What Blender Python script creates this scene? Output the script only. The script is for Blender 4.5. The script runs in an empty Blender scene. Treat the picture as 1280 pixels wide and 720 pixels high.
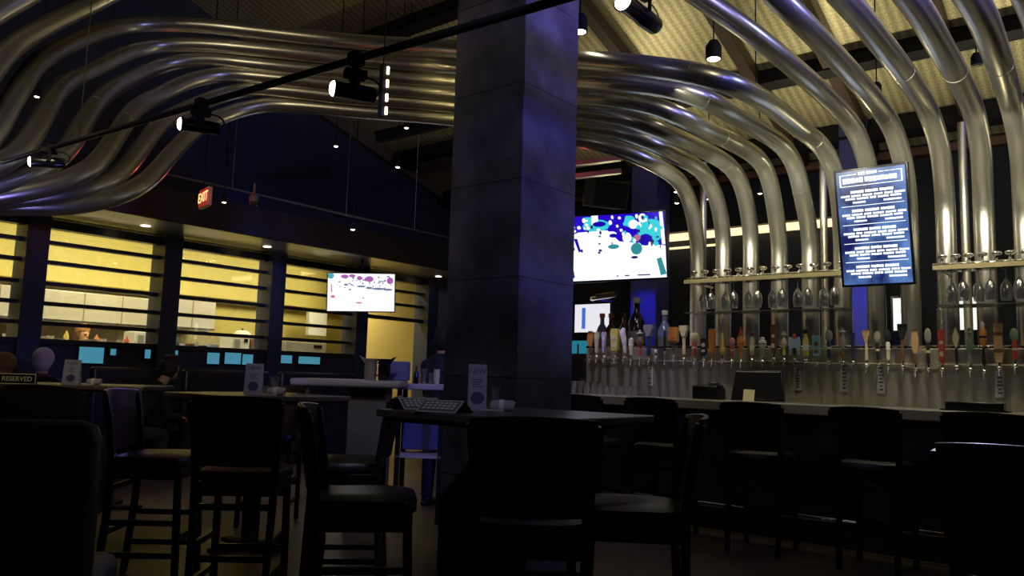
import bpy, math, random
from mathutils import Vector, Matrix
random.seed(7)
S = bpy.context.scene
COL = S.collection
R = math.radians
# ------------------------------------------------------------------ camera
CAM = Vector((0, 0, 1.25)); FPX = 983.0
A = R(38.6); P = math.atan(110 / FPX); RO = math.atan(.029)
Fw = Vector((math.cos(A) * math.cos(P), math.sin(A) * math.cos(P), math.sin(P)))
R0 = Vector((math.sin(A), -math.cos(A), 0)); U0 = R0.cross(Fw)
Rv = R0 * math.cos(RO) + U0 * math.sin(RO); Uv = U0 * math.cos(RO) - R0 * math.sin(RO)
cd = bpy.data.cameras.new('camera'); cam = bpy.data.objects.new('camera', cd); COL.objects.link(cam)
M3 = Matrix((Rv, Uv, -Fw)).transposed()
cam.matrix_world = Matrix.Translation(CAM) @ M3.to_4x4()
cd.sensor_width = 36; cd.lens = 36 * FPX / 1280; cd.clip_start = .05; cd.clip_end = 100
S.camera = cam
# ------------------------------------------------------------------ world + colour
w = bpy.data.worlds.new('world'); S.world = w; w.use_nodes = True
w.node_tree.nodes['Background'].inputs[0].default_value = (.10, .12, .30, 1)
w.node_tree.nodes['Background'].inputs[1].default_value = .010
vs = S.view_settings; vs.view_transform = 'Standard'; vs.look = 'None'; vs.gamma = 1; vs.exposure = 0.0
try: vs.use_curve_mapping = False
except Exception: pass

def lamp(kind, name, loc, energy, color, size=.05, target=None, spot=60, blend=.6, sy=None):
    d = bpy.data.lights.new(name, kind); d.energy = energy; d.color = color
    if kind == 'AREA':
        d.size = size
        if sy: d.shape = 'RECTANGLE'; d.size_y = sy
    else: d.shadow_soft_size = size
    if kind == 'SPOT': d.spot_size = R(spot); d.spot_blend = blend
    o = bpy.data.objects.new(name, d); COL.objects.link(o); o.location = loc
    if target is not None:
        o.rotation_euler = (Vector(target) - Vector(loc)).to_track_quat('-Z', 'Y').to_euler()
    return o
WARM = (1, .84, .50); BLUE = (.16, .14, 1); COOL = (.55, .6, 1)
# kitchen ceiling light troffers
for x in (3.2, 5.4, 7.6, 9.4):
    lamp('AREA', 'kitchen_light', (x, 10.75, 3.2), 50, (1, .87, .48), .9, (x, 11.7, 1.4), sy=.5)
for x in (2.6, 4.4, 6.0):
    lamp('AREA', 'hood_light', (x, 12.2, 1.98), 7, (1, .90, .66), .8, (x, 12.35, 0), sy=.3)  # unseen area lights added to brighten the space below the hoods
# unseen spots added to brighten the pipe elbows, taps and splash panel
for y in (.25, .79, 1.33, 1.87, 2.41, 2.95, 3.45):
    lamp('SPOT', 'bar_pendant_light', (6.35, y - .05, 3.10), 42, (1, .95, .74), .06, (7.55, y, 3.0), 100, .9)  # no fixture here, added for highlights on the pipe elbows
for y in (.4, 1.2, 2.0, 2.8):
    lamp('SPOT', 'bar_pendant_light', (5.0, y - .25, 3.25), 110, (1, .95, .74), .16, (7.55, y, 3.05), 40, .9)
for y in (.0, 1.1, 2.2, 3.3):
    lamp('SPOT', 'tap_fill_light', (6.2, y, 3.3), 85, (1, .90, .62), .08, (7.25, y, 1.4), 62, .9)  # fill added for the taps and splash panel, no fixture
lamp('SPOT', 'tap_fill_light', (6.3, 4.3, 3.3), 110, (.66, .62, 1), .08, (7.25, 4.1, 1.3), 60, .9)
# uplights on top of the back bar washing the deck
for x, y in ((9.2, 1.0), (9.2, 3.0), (9.0, 5.4), (9.2, -1.0)):
    lamp('SPOT', 'deck_up_light', (x, y, 3.0), 75, (1, .88, .52), .1, (x - .9, y, 5), 150, .9)
# warm unseen fill spots behind the guests, added to brighten the pipes
lamp('SPOT', 'pipe_fill_light', (.2, 1.6, 4.6), 170, (1, .84, .54), .35, (4.6, 7.6, 4.2), 70, .9)
lamp('SPOT', 'pipe_fill_light', (-.6, 3.2, 4.4), 90, (1, .80, .50), .35, (3.2, 6.0, 3.2), 70, .9)
lamp('SPOT', 'pipe_fill_light', (2.6, -.6, 4.6), 130, (1, .86, .60), .35, (6.0, 3.4, 3.9), 60, .9)
lamp('SPOT', 'pipe_fill_light', (3.6, -1.2, 4.4), 90, (1, .88, .62), .35, (6.4, 1.6, 3.3), 60, .9)
# unseen spots added to lift the things on the tables
lamp('SPOT', 'table_light', (1.0, 3.4, 4.4), 130, (1, .88, .62), .1, (2.7, 6.3, 1.15), 30, .9)
lamp('SPOT', 'table_light', (1.2, 1.6, 4.6), 130, (.84, .82, 1), .1, (4.25, 5.05, 1.1), 26, .9)
lamp('SPOT', 'table_light', (.4, .5, 3.6), 75, (.7, .68, 1), .08, (3.0, 2.85, 1.15), 20, .9)
lamp('SPOT', 'underside_violet_light', (2.2, 4.6, 1.6), 26, (.32, .28, 1), .08, (1.9, 6.2, 2.45), 60, .8)
lamp('SPOT', 'chair_rim_light', (4.0, 1.0, 2.6), 160, (.75, .8, 1), .05, (2.3, .25, 1.1), 24, .6)  # unseen spot added so the chair's back rim shines
# coloured washes, plus fill spots added for the column and chairs
lamp('SPOT', 'blue_wash_light', (3.4, -2.2, 4.4), 1500, (.14, .13, 1), .25, (4.7, 3.5, 2.7), 30, .7)
lamp('SPOT', 'column_fill_light', (-1.2, 4.6, 4.2), 50, (.66, .62, .90), .3, (3.9, 3.4, 2.6), 36, .8)  # unseen fill added to lift the column's left face
lamp('SPOT', 'pale_blue_wash_light', (6.2, -1.9, 5.0), 230, (.34, .36, 1), .25, (5.6, 3.0, 3.6), 80, .8)
lamp('SPOT', 'chair_violet_fill_light', (5.2, 5.9, 2.5), 90, (.38, .25, 1), .14, (2.24, 4.78, .97), 16, .8)  # unseen spot added for the purple shine on one chair back
lamp('SPOT', 'chair_neutral_fill_light', (4.9, 4.1, 2.5), 22, (.9, .85, 1), .12, (2.15, 2.8, .95), 16, .8)  # unseen spot added for the pale shine on another chair back
lamp('SPOT', 'blue_wash_light', (6.0, 8.2, 5.2), 4, (.1, .2, 1), .2, (6.6, 10, 4.4), 120, .9)
lamp('SPOT', 'blue_wash_light', (4.3, 5.4, 4.4), 60, (.3, .32, 1), .2, (5.2, 6.6, 1.2), 60, .8)

# ------------------------------------------------------------------ pixel rays
def ray(px, py): return Fw + Rv * ((px - 640) / FPX) - Uv * ((py - 360) / FPX)
def W(px, py, d): return CAM + ray(px, py) * d
def atx(px, py, x): r = ray(px, py); return CAM + r * (x / r.x)
def aty(px, py, y): r = ray(px, py); return CAM + r * (y / r.y)
def atz(px, py, z): r = ray(px, py); return CAM + r * ((z - 1.25) / r.z)
DK0, DKS = 7.917, .327                      # roof deck z = DK0 - DKS*x
def deckz(x): return DK0 - DKS * x
def atdeck(px, py, off=0):
    r = ray(px, py); t = (DK0 - off - 1.25) / (r.z + DKS * r.x); return CAM + r * t
def gnd(px, d, z=0):                        # point at image column px and depth d (horizontal), height z
    p = W(px, 470, d); return Vector((p.x, p.y, z))

# ------------------------------------------------------------------ materials
MATS = {}
def mat(name, col, rough=.5, metal=0, emit=None, es=0, bump=None, spec=.5, trans=0, var=None):
    if name in MATS: return MATS[name]
    m = bpy.data.materials.new(name); m.use_nodes = True; nt = m.node_tree; b = nt.nodes['Principled BSDF']
    b.inputs['Base Color'].default_value = (*col, 1); b.inputs['Roughness'].default_value = rough
    b.inputs['Metallic'].default_value = metal; b.inputs['Specular IOR Level'].default_value = spec
    if emit: b.inputs['Emission Color'].default_value = (*emit, 1); b.inputs['Emission Strength'].default_value = es
    tc = nt.nodes.new('ShaderNodeTexCoord')
    if var:
        sc, amt, st = var
        mp = nt.nodes.new('ShaderNodeMapping'); mp.inputs['Scale'].default_value = st
        nt.links.new(tc.outputs['Object'], mp.inputs[0])
        nz = nt.nodes.new('ShaderNodeTexNoise'); nz.inputs['Scale'].default_value = sc; nz.inputs['Detail'].default_value = 5
        nt.links.new(mp.outputs[0], nz.inputs['Vector'])
        mx = nt.nodes.new('ShaderNodeMix'); mx.data_type = 'RGBA'
        nt.links.new(nz.outputs['Fac'], mx.inputs[0])
        mx.inputs[6].default_value = (*[c * (1 - amt) for c in col], 1)
        mx.inputs[7].default_value = (*[min(1, c * (1 + amt)) for c in col], 1)
        nt.links.new(mx.outputs[2], b.inputs['Base Color'])
    if bump:
        sc, stg = bump
        nz = nt.nodes.new('ShaderNodeTexNoise'); nz.inputs['Scale'].default_value = sc; nz.inputs['Detail'].default_value = 3
        nt.links.new(tc.outputs['Object'], nz.inputs['Vector'])
        bp = nt.nodes.new('ShaderNodeBump'); bp.inputs['Strength'].default_value = stg; bp.inputs['Distance'].default_value = .01
        nt.links.new(nz.outputs['Fac'], bp.inputs['Height']); nt.links.new(bp.outputs[0], b.inputs['Normal'])
    MATS[name] = m; return m
def glassmat(name, tint=(1, 1, 1), amt=.12, rough=.03):
    if name in MATS: return MATS[name]
    m = bpy.data.materials.new(name); m.use_nodes = True; nt = m.node_tree; nt.nodes.clear()
    o = nt.nodes.new('ShaderNodeOutputMaterial'); t = nt.nodes.new('ShaderNodeBsdfTransparent')
    t.inputs[0].default_value = (*tint, 1); g = nt.nodes.new('ShaderNodeBsdfGlossy'); g.inputs['Roughness'].default_value = rough
    lw = nt.nodes.new('ShaderNodeLayerWeight'); lw.inputs['Blend'].default_value = .35
    ma = nt.nodes.new('ShaderNodeMath'); ma.operation = 'MULTIPLY_ADD'; ma.inputs[1].default_value = .9; ma.inputs[2].default_value = amt
    nt.links.new(lw.outputs['Facing'], ma.inputs[0])
    mx = nt.nodes.new('ShaderNodeMixShader'); nt.links.new(ma.outputs[0], mx.inputs[0])
    nt.links.new(t.outputs[0], mx.inputs[1]); nt.links.new(g.outputs[0], mx.inputs[2]); nt.links.new(mx.outputs[0], o.inputs[0])
    MATS[name] = m; return m
STEEL = mat('pipe_steel', (.60, .585, .51), .31, .93, var=(3, .10, (1, 1, 1)), bump=(5, .03))
CHROME = mat('chrome', (.8, .78, .72), .15, 1)
BRUSH = mat('brushed_steel', (.50, .47, .38), .42, .8, var=(3, .35, (6, 6, .4)))
BLACK = mat('black_metal', (.010, .010, .013), .6, spec=.2)
BLACKG = mat('black_plastic', (.01, .01, .012), .25)
DWOOD = mat('dark_wood', (.022, .009, .006), .33, var=(4, .4, (2, 2, 14)))
DLEATH = mat('dark_vinyl', (.018, .015, .02), .32, bump=(60, .15))
NAVY = mat('navy_vinyl', (.035, .035, .11), .55, bump=(60, .2))
TTOP = mat('table_laminate', (.075, .058, .05), .34, spec=.8, var=(6, .3, (1, 1, 1)))
TEDGE = mat('table_edge', (.035, .025, .022), .4)
TPALE = mat('pale_laminate', (.42, .39, .42), .4)
NWALL = mat('navy_wall', (.018, .024, .060), .75, var=(1.2, .3, (1, 1, 1)))
DKPAINT = mat('dark_paint', (.022, .024, .04), .5)
POSTM = mat('window_post_paint', (.028, .034, .085), .4)
BRN = mat('fascia_brown', (.022, .012, .009), .6)
YWALL = mat('kitchen_yellow_wall', (.66, .57, .17), .5, var=(2, .12, (1, 1, 1)))
CREAM = mat('kitchen_cream', (.62, .56, .38), .5)
HOODM = mat('hood_steel', (.80, .76, .62), .32, .45)
WHITE = mat('white_enamel', (.75, .75, .72), .35)
EMW = mat('lamp_glow', (1, 1, 1), .5, emit=(1, .90, .66), es=16)
EMW2 = mat('small_lamp_glow', (1, 1, 1), .5, emit=(1, .86, .6), es=7)
LEDY = mat('warm_led', (1, 1, 1), .5, emit=(1, .78, .42), es=1.3)
GLASS = glassmat('thin_glass', (.97, .98, 1), .05)
GLASSW = glassmat('barware_glass', (.92, .94, .97), .36, .25)
PAPER = mat('paper', (.7, .68, .6), .6)
SKIN = mat('skin', (.55, .32, .22), .55)

def deckmat():
    m = bpy.data.materials.new('perforated_deck'); m.use_nodes = True; nt = m.node_tree; b = nt.nodes['Principled BSDF']
    tc = nt.nodes.new('ShaderNodeTexCoord')
    wv = nt.nodes.new('ShaderNodeTexWave'); wv.bands_direction = 'Y'; wv.inputs['Scale'].default_value = 3.2
    wv.inputs['Distortion'].default_value = .2; wv.inputs['Detail'].default_value = 1
    vo = nt.nodes.new('ShaderNodeTexVoronoi'); vo.inputs['Scale'].default_value = 55; vo.inputs['Randomness'].default_value = .6
    nt.links.new(tc.outputs['Object'], wv.inputs['Vector']); nt.links.new(tc.outputs['Object'], vo.inputs['Vector'])
    r1 = nt.nodes.new('ShaderNodeMapRange'); r1.inputs[1].default_value = .1; r1.inputs[2].default_value = .5
    nt.links.new(vo.outputs['Distance'], r1.inputs[0])
    mx = nt.nodes.new('ShaderNodeMix'); mx.data_type = 'RGBA'
    mx.inputs[6].default_value = (.20, .17, .10, 1); mx.inputs[7].default_value = (.66, .60, .38, 1)
    nt.links.new(r1.outputs[0], mx.inputs[0])
    m2 = nt.nodes.new('ShaderNodeMix'); m2.data_type = 'RGBA'; m2.blend_type = 'MULTIPLY'; m2.inputs[0].default_value = .38
    nt.links.new(mx.outputs[2], m2.inputs[6]); nt.links.new(wv.outputs['Color'], m2.inputs[7])
    nt.links.new(m2.outputs[2], b.inputs['Base Color'])
    b.inputs['Roughness'].default_value = .45; b.inputs['Metallic'].default_value = .35
    MATS['deck'] = m; return m
DECK = deckmat()
def colmat():
    m = bpy.data.materials.new('slate_tile'); m.use_nodes = True; nt = m.node_tree; b = nt.nodes['Principled BSDF']
    tc = nt.nodes.new('ShaderNodeTexCoord'); sp = nt.nodes.new('ShaderNodeSeparateXYZ'); nt.links.new(tc.outputs['Object'], sp.inputs[0])
    a = nt.nodes.new('ShaderNodeMath'); a.operation = 'ADD'; nt.links.new(sp.outputs[0], a.inputs[0]); nt.links.new(sp.outputs[1], a.inputs[1])
    cb = nt.nodes.new('ShaderNodeCombineXYZ'); nt.links.new(a.outputs[0], cb.inputs[0]); nt.links.new(sp.outputs[2], cb.inputs[1])
    br = nt.nodes.new('ShaderNodeTexBrick'); br.inputs['Scale'].default_value = 1; br.inputs['Brick Width'].default_value = 4
    br.inputs['Row Height'].default_value = .62; br.inputs['Mortar Size'].default_value = .004; br.offset = 0
    br.inputs['Color1'].default_value = (.085, .078, .085, 1); br.inputs['Color2'].default_value = (.12, .108, .11, 1); br.inputs['Mortar'].default_value = (.015, .015, .02, 1)
    nt.links.new(cb.outputs[0], br.inputs['Vector'])
    nz = nt.nodes.new('ShaderNodeTexNoise'); nz.inputs['Scale'].default_value = 5; nz.inputs['Detail'].default_value = 8
    nt.links.new(tc.outputs['Object'], nz.inputs['Vector'])
    mr = nt.nodes.new('ShaderNodeMapRange'); mr.inputs[1].default_value = .3; mr.inputs[2].default_value = .7; mr.inputs[3].default_value = .45; mr.inputs[4].default_value = 1.3
    nt.links.new(nz.outputs['Fac'], mr.inputs[0])
    mx = nt.nodes.new('ShaderNodeMix'); mx.data_type = 'RGBA'; mx.blend_type = 'MULTIPLY'; mx.inputs[0].default_value = 1
    nt.links.new(br.outputs['Color'], mx.inputs[6]); nt.links.new(mr.outputs[0], mx.inputs[7]); nt.links.new(mx.outputs[2], b.inputs['Base Color'])
    bp = nt.nodes.new('ShaderNodeBump'); bp.inputs['Strength'].default_value = .3; bp.inputs['Distance'].default_value = .01
    nt.links.new(nz.outputs['Fac'], bp.inputs['Height']); nt.links.new(bp.outputs[0], b.inputs['Normal'])
    b.inputs['Roughness'].default_value = .5
    return m
SLATE = colmat()
def floormat():
    m = bpy.data.materials.new('floor_tile'); m.use_nodes = True; nt = m.node_tree; b = nt.nodes['Principled BSDF']
    tc = nt.nodes.new('ShaderNodeTexCoord'); br = nt.nodes.new('ShaderNodeTexBrick'); br.inputs['Scale'].default_value = 1
    br.inputs['Brick Width'].default_value = .6; br.inputs['Row Height'].default_value = .3; br.inputs['Mortar Size'].default_value = .004
    br.inputs['Color1'].default_value = (.17, .12, .07, 1); br.inputs['Color2'].default_value = (.13, .095, .055, 1); br.inputs['Mortar'].default_value = (.04, .03, .02, 1)
    nt.links.new(tc.outputs['Object'], br.inputs['Vector']); nt.links.new(br.outputs['Color'], b.inputs['Base Color']); b.inputs['Roughness'].default_value = .4
    return m
FLOOR = floormat()

# ------------------------------------------------------------------ mesh builder
class MB:
    def __init__(s): s.v = []; s.f = []; s.mi = []; s.mats = []
    def m(s, material):
        if material not in s.mats: s.mats.append(material)
        s.cur = s.mats.index(material); return s
    def add(s, vs_, fs):
        n = len(s.v); s.v += [tuple(q) for q in vs_]; s.f += [tuple(i + n for i in f) for f in fs]; s.mi += [getattr(s, 'cur', 0)] * len(fs); return s
    def box(s, c, size, rot=None):
        c = Vector(c); hx, hy, hz = [q / 2 for q in size]
        pts = [Vector((x, y, z)) for x in (-hx, hx) for y in (-hy, hy) for z in (-hz, hz)]
        if rot is not None: pts = [rot @ q for q in pts]
        return s.add([c + q for q in pts], [(0, 1, 3, 2), (4, 6, 7, 5), (0, 4, 5, 1), (2, 3, 7, 6), (0, 2, 6, 4), (1, 5, 7, 3)])
    def bar(s, p, q, wd, ht):
        p = Vector(p); q = Vector(q); d = q - p; L = d.length; d = d.normalized()
        up = Vector((0, 0, 1)) if abs(d.z) < .95 else Vector((1, 0, 0))
        sd = d.cross(up).normalized(); u2 = sd.cross(d)
        return s.box((p + q) / 2, (L, wd, ht), Matrix((d, sd, u2)).transposed())
    def tube(s, pts, rad, n=12, caps=True):
        pts = [Vector(q) for q in pts]; N = len(pts)
        if not hasattr(rad, '__len__'): rad = [rad] * N
        t0 = (pts[1] - pts[0]).normalized(); a = t0.cross(Vector((0, 0, 1)))
        if a.length < .05: a = t0.cross(Vector((1, 0, 0)))
        a.normalize(); vs_ = []
        for i, q in enumerate(pts):
            t = (pts[min(i + 1, N - 1)] - pts[max(i - 1, 0)]).normalized()
            a = (a - t * a.dot(t)).normalized(); b = t.cross(a)
            for k in range(n):
                an = 2 * math.pi * k / n; vs_.append(q + (a * math.cos(an) + b * math.sin(an)) * rad[i])
        fs = [(i * n + k, i * n + (k + 1) % n, (i + 1) * n + (k + 1) % n, (i + 1) * n + k) for i in range(N - 1) for k in range(n)]
        if caps: fs += [tuple(range(n - 1, -1, -1)), tuple((N - 1) * n + k for k in range(n))]
        return s.add(vs_, fs)
    def cyl(s, p, q, r0, r1=None, n=16): return s.tube([p, q], [r0, r0 if r1 is None else r1], n)
    def lathe(s, prof, o=(0, 0, 0), n=20, axis=None, sx=1, sy=1):
        o = Vector(o); vs_ = []
        for r, z in prof:
            for k in range(n):
                an = 2 * math.pi * k / n; q = Vector((r * math.cos(an) * sx, r * math.sin(an) * sy, z))
                vs_.append(o + (axis @ q if axis is not None else q))
        N = len(prof)
        fs = [(i * n + k, i * n + (k + 1) % n, (i + 1) * n + (k + 1) % n, (i + 1) * n + k) for i in range(N - 1) for k in range(n)]
        if prof[0][0] > 1e-4: fs.append(tuple(range(n - 1, -1, -1)))
        if prof[-1][0] > 1e-4: fs.append(tuple((N - 1) * n + k for k in range(n)))
        return s.add(vs_, fs)
    def ball(s, c, r, sc=(1, 1, 1), n=14, rot=None):
        c = Vector(c); vs_ = []; h = n // 2 + 1
        for i in range(1, h):
            th = math.pi * i / h
            for k in range(n):
                an = 2 * math.pi * k / n
                q = Vector((r * math.sin(th) * math.cos(an) * sc[0], r * math.sin(th) * math.sin(an) * sc[1], r * math.cos(th) * sc[2]))
                vs_.append(c + (rot @ q if rot is not None else q))
        t = Vector((0, 0, r * sc[2])); t = rot @ t if rot is not None else t
        vs_ += [c + t, c - t]; m_ = h - 1
        fs = [((i + 1) * n + k, (i + 1) * n + (k + 1) % n, i * n + (k + 1) % n, i * n + k) for i in range(m_ - 1) for k in range(n)]
        fs += [(m_ * n, k, (k + 1) % n) for k in range(n)] + [(m_ * n + 1, (m_ - 1) * n + (k + 1) % n, (m_ - 1) * n + k) for k in range(n)]
        return s.add(vs_, fs)
    def prism(s, pts, fn, t0, t1):
        n = len(pts); vs_ = [fn(x, y, t0) for x, y in pts] + [fn(x, y, t1) for x, y in pts]
        fs = [tuple(range(n - 1, -1, -1)), tuple(range(n, 2 * n))] + [(k, (k + 1) % n, n + (k + 1) % n, n + k) for k in range(n)]
        return s.add(vs_, fs)
    def build(s, name, material=None, parent=None, smooth=True, bevel=0, loc=None):
        me = bpy.data.meshes.new(name); me.from_pydata(s.v, [], s.f)
        if material is not None and not s.mats: me.materials.append(material)
        for q in s.mats: me.materials.append(q)
        if s.mats: me.polygons.foreach_set('material_index', s.mi)
        if smooth:
            me.polygons.foreach_set('use_smooth', [True] * len(me.polygons))
        me.update(); 
        o = bpy.data.objects.new(name, me); COL.objects.link(o)
        if smooth:
            try: me.set_sharp_from_angle(angle=R(38))
            except Exception: pass
        if bevel:
            b = o.modifiers.new('bevel', 'BEVEL'); b.width = bevel; b.segments = 2; b.limit_method = 'ANGLE'
        if parent is not None: o.parent = parent
        if loc is not None: o.location = loc
        return o
def tag(o, label=None, cat=None, group=None, kind=None):
    if label: o['label'] = label
    if cat: o['category'] = cat
    if group: o['group'] = group
    if kind: o['kind'] = kind
    return o
def empty(name, loc=(0, 0, 0), rz=0, **k):
    o = bpy.data.objects.new(name, None); COL.objects.link(o); o.location = loc; o.rotation_euler = (0, 0, rz); o.empty_display_size = .1
    return tag(o, **k)
def struct(o): o['kind'] = 'structure'; return o
def copytree(o, parent=None):
    c = o.copy(); COL.objects.link(c)
    if parent is not None: c.parent = parent
    for ch in list(o.children): copytree(ch, c)
    return c
def crom(keys, step=.05):
    K = [Vector(k) for k in keys]; K = [K[0] * 2 - K[1]] + K + [K[-1] * 2 - K[-2]]; out = []
    for i in range(1, len(K) - 2):
        p0, p1, p2, p3 = K[i - 1:i + 3]; n = max(2, int((p2 - p1).length / step))
        def tj(t, a, b): return t + max(1e-4, (b - a).length) ** .5
        t0 = 0; t1 = tj(t0, p0, p1); t2 = tj(t1, p1, p2); t3 = tj(t2, p2, p3)
        for j in range(n):
            t = t1 + (t2 - t1) * j / n
            a1 = p0 * ((t1 - t) / (t1 - t0)) + p1 * ((t - t0) / (t1 - t0)); a2 = p1 * ((t2 - t) / (t2 - t1)) + p2 * ((t - t1) / (t2 - t1))
            a3 = p2 * ((t3 - t) / (t3 - t2)) + p3 * ((t - t2) / (t3 - t2))
            b1 = a1 * ((t2 - t) / (t2 - t0)) + a2 * ((t - t0) / (t2 - t0)); b2 = a2 * ((t3 - t) / (t3 - t1)) + a3 * ((t - t1) / (t3 - t1))
            out.append(b1 * ((t2 - t) / (t2 - t1)) + b2 * ((t - t1) / (t2 - t1)))
    out.append(K[-2]); return out
def smoothpts(p, it=3):
    for _ in range(it): p = [p[0]] + [(p[i - 1] + p[i] * 2 + p[i + 1]) / 4 for i in range(1, len(p) - 1)] + [p[-1]]
    return p
def textmesh(body, name, size, material, parent, M, ext=.001, align='CENTER'):
    c = bpy.data.curves.new(name, 'FONT'); c.body = body; c.size = size; c.extrude = ext; c.align_x = align; c.align_y = 'CENTER'
    t = bpy.data.objects.new(name, c); COL.objects.link(t)
    dg = bpy.context.evaluated_depsgraph_get(); me = bpy.data.meshes.new_from_object(t.evaluated_get(dg))
    bpy.data.objects.remove(t)
    me.transform(M); me.materials.clear(); me.materials.append(material)
    o = bpy.data.objects.new(name, me); COL.objects.link(o); o.parent = parent; return o
def frame(right, up, o):                     # matrix: local x->right, y->up, z->normal (towards viewer), origin o
    r = Vector(right).normalized(); n = r.cross(Vector(up)).normalized(); u = n.cross(r)
    return Matrix.Translation(o) @ Matrix((r, u, n)).transposed().to_4x4()
def panel(mb, M, x0, x1, y0, y1, z0, z1):
    mb.prism([(x0, y0), (x1, y0), (x1, y1), (x0, y1)], lambda x, y, z: M @ Vector((x, y, z)), z0, z1)

# ================================================================== SETTING
mb = MB().box((5, 4.5, -.05), (16, 20, .1)); struct(mb.build('floor', FLOOR, smooth=False))
# roof deck (sloping) and dark far slope
def slab(name, x0, z0, x1, z1, y0, y1, m, t=.08):
    b = MB(); b.prism([(x0, z0), (x1, z1), (x1, z1 + t), (x0, z0 + t)], lambda x, z, y: Vector((x, y, z)), y0, y1)
    return b.build(name, m, smooth=False)
struct(slab('ceiling', 3.2, deckz(3.2), 10.9, deckz(10.9), -4.5, 10.2, DECK))
struct(slab('ceiling', -3, deckz(3.2) - 1.9, 3.2, deckz(3.2), -4.5, 10.2, DKPAINT))
struct(MB().box((10.95, 2.7, 2.25), (.1, 15.0, 4.5)).build('wall_right', mat('black_navy_wall', (.006, .007, .016), .8), smooth=False))
struct(MB().box((7.0, 13.45, 1.8), (16, .1, 3.6)).build('wall_back', CREAM, smooth=False))
# purlins and rafters under the deck
trim = 1
def purlin(x, w_, h, m=BLACK):
    global trim
    z = deckz(x) - h / 2 - .02
    struct(MB().box((x, 2.8, z), (w_, 14.5, h), Matrix.Rotation(math.atan(DKS), 3, 'Y')).build('trim_%d' % trim, m, smooth=False)); trim += 1
purlin(8.97, .16, .20); purlin(10.25, .2, .24); purlin(6.6, .16, .2); purlin(4.4, .16, .2)
RAFT = mat('rafter_wood', (.035, .016, .010), .6, var=(3, .3, (1, 8, 8)))
for (px, py) in ((757, 40), (975, 150), (1180, 45), (1010, 20), (640, 30)):
    p = atdeck(px, py, .1); y = p.y
    b = MB().bar((3.6, y, deckz(3.6) - .12), (10.7, y, deckz(10.7) - .12), .13, .16)
    struct(b.build('trim_%d' % trim, RAFT, smooth=False)); trim += 1
struct(MB().box((10.78, 2.8, 4.22), (.12, 14.5, .10)).build('trim_%d' % trim, mat('ledge_red_brown', (.12, .05, .035), .5), smooth=False)); trim += 1

# ---- left wall with the kitchen windows
PX = [aty(p, 360, 10).x for p in (35, 207, 343, 449, 534)]
bay = (PX[4] - PX[0]) / 4
PX = [PX[0] - bay] + [PX[0] + bay * k for k in range(5)]
zt = 2.95; r_ = ray(207, 275); YF = r_.y * (zt - 1.25) / r_.z
struct(MB().box((5.3, 10.05, (zt + 7.2) / 2), (11.4, .3, 7.2 - zt)).build('wall_left', NWALL, smooth=False))
struct(MB().box((5.3, YF + .03, zt + .19), (11.2, .06, .38)).build('trim_%d' % trim, BRN, smooth=False)); trim += 1
SOFM = mat('soffit_metal', (.92, .88, .70), .30, .8, var=(2, .3, (1, 9, 1)), bump=(3, .05))
struct(MB().box((5.3, (YF + 9.9) / 2 + .03, zt + .02), (11.2, 9.9 - YF, .04)).build('ceiling', SOFM, smooth=False))
struct(MB().box((5.3, (YF + 9.9) / 2 + .03, zt + .36), (11.2, 9.9 - YF, .04)).build('ceiling', BRN, smooth=False))
zb = aty(207, 437, 10).z
struct(MB().box(((-.4 + PX[4]) / 2, 10.05, zb / 2), (PX[4] + .4, .3, zb)).build('wall_left', DKPAINT, smooth=False))
struct(MB().box((10.5, 10.05, 1.6), (.66, .3, 3.2)).build('wall_left', mat('lilac_wall', (.16, .15, .20), .6), smooth=False))
for x in PX:
    struct(MB().box((x, 10.0, (zt + 0) / 2), (.24, .34, zt)).build('trim_%d' % trim, POSTM, smooth=False)); trim += 1
zs = [aty(52, y, 10).z for y in (279, 302, 327, 354, 379, 404)]
SLATM = mat('slat_black', (.02, .016, .02), .35)
for i in range(5):
    x0, x1 = PX[i] + .12, PX[i + 1] - .12; xc = (x0 + x1) / 2; L = x1 - x0
    e = empty('window_%d' % (i + 1), (xc, 10, zb), kind='structure')
    b = MB(); b.box((0, .0, zs[0] - zb), (L, .14, .10))
    b.build('header_bar', SLATM, e, smooth=False)
    nz = 3 if i == 4 else 6
    for k in range(1, nz):
        MB().box((0, .0, zs[k] - zb), (L, .10, .045)).build('slat', SLATM, e, smooth=False)
    if i == 4: MB().box((0, 0, zs[3] - zb), (L, .1, .06)).build('slat', SLATM, e, smooth=False)
    if i < 4: MB().box((0, -.03, .03), (L, .2, .06)).build('window_sill', SLATM, e, smooth=False)
    lo = 0.02 if i < 4 else zs[3] - zb + .03
    MB().box((0, .08, (lo + zt - zb) / 2), (L, .008, zt - zb - lo)).build('pane', GLASS, e, smooth=False)
# kitchen shell
struct(MB().box((6.5, 11.8, 3.36), (15, 3.2, .08)).build('ceiling', mat('kitchen_ceiling', (.66, .60, .44), .35, .5, var=(2, .3, (1, 8, 1))), smooth=False))
struct(MB().box((6.0, 12.95, 2.9), (14, .9, .9)).build('wall_kitchen', YWALL, smooth=False))       # hung bulkhead
struct(MB().box((9.2, 12.9, 1.3), (3.4, .1, 2.4)).build('wall_kitchen', YWALL, smooth=False))
struct(MB().box((12.1, 11.8, 1.7), (.1, 3.2, 3.4)).build('wall_kitchen', YWALL, smooth=False))
struct(MB().box((10.8, 11.6, 1.65), (2.5, .1, 3.3)).build('wall_kitchen', mat('kitchen_pale_yellow_wall', (.66, .52, .20), .5), smooth=False))

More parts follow.
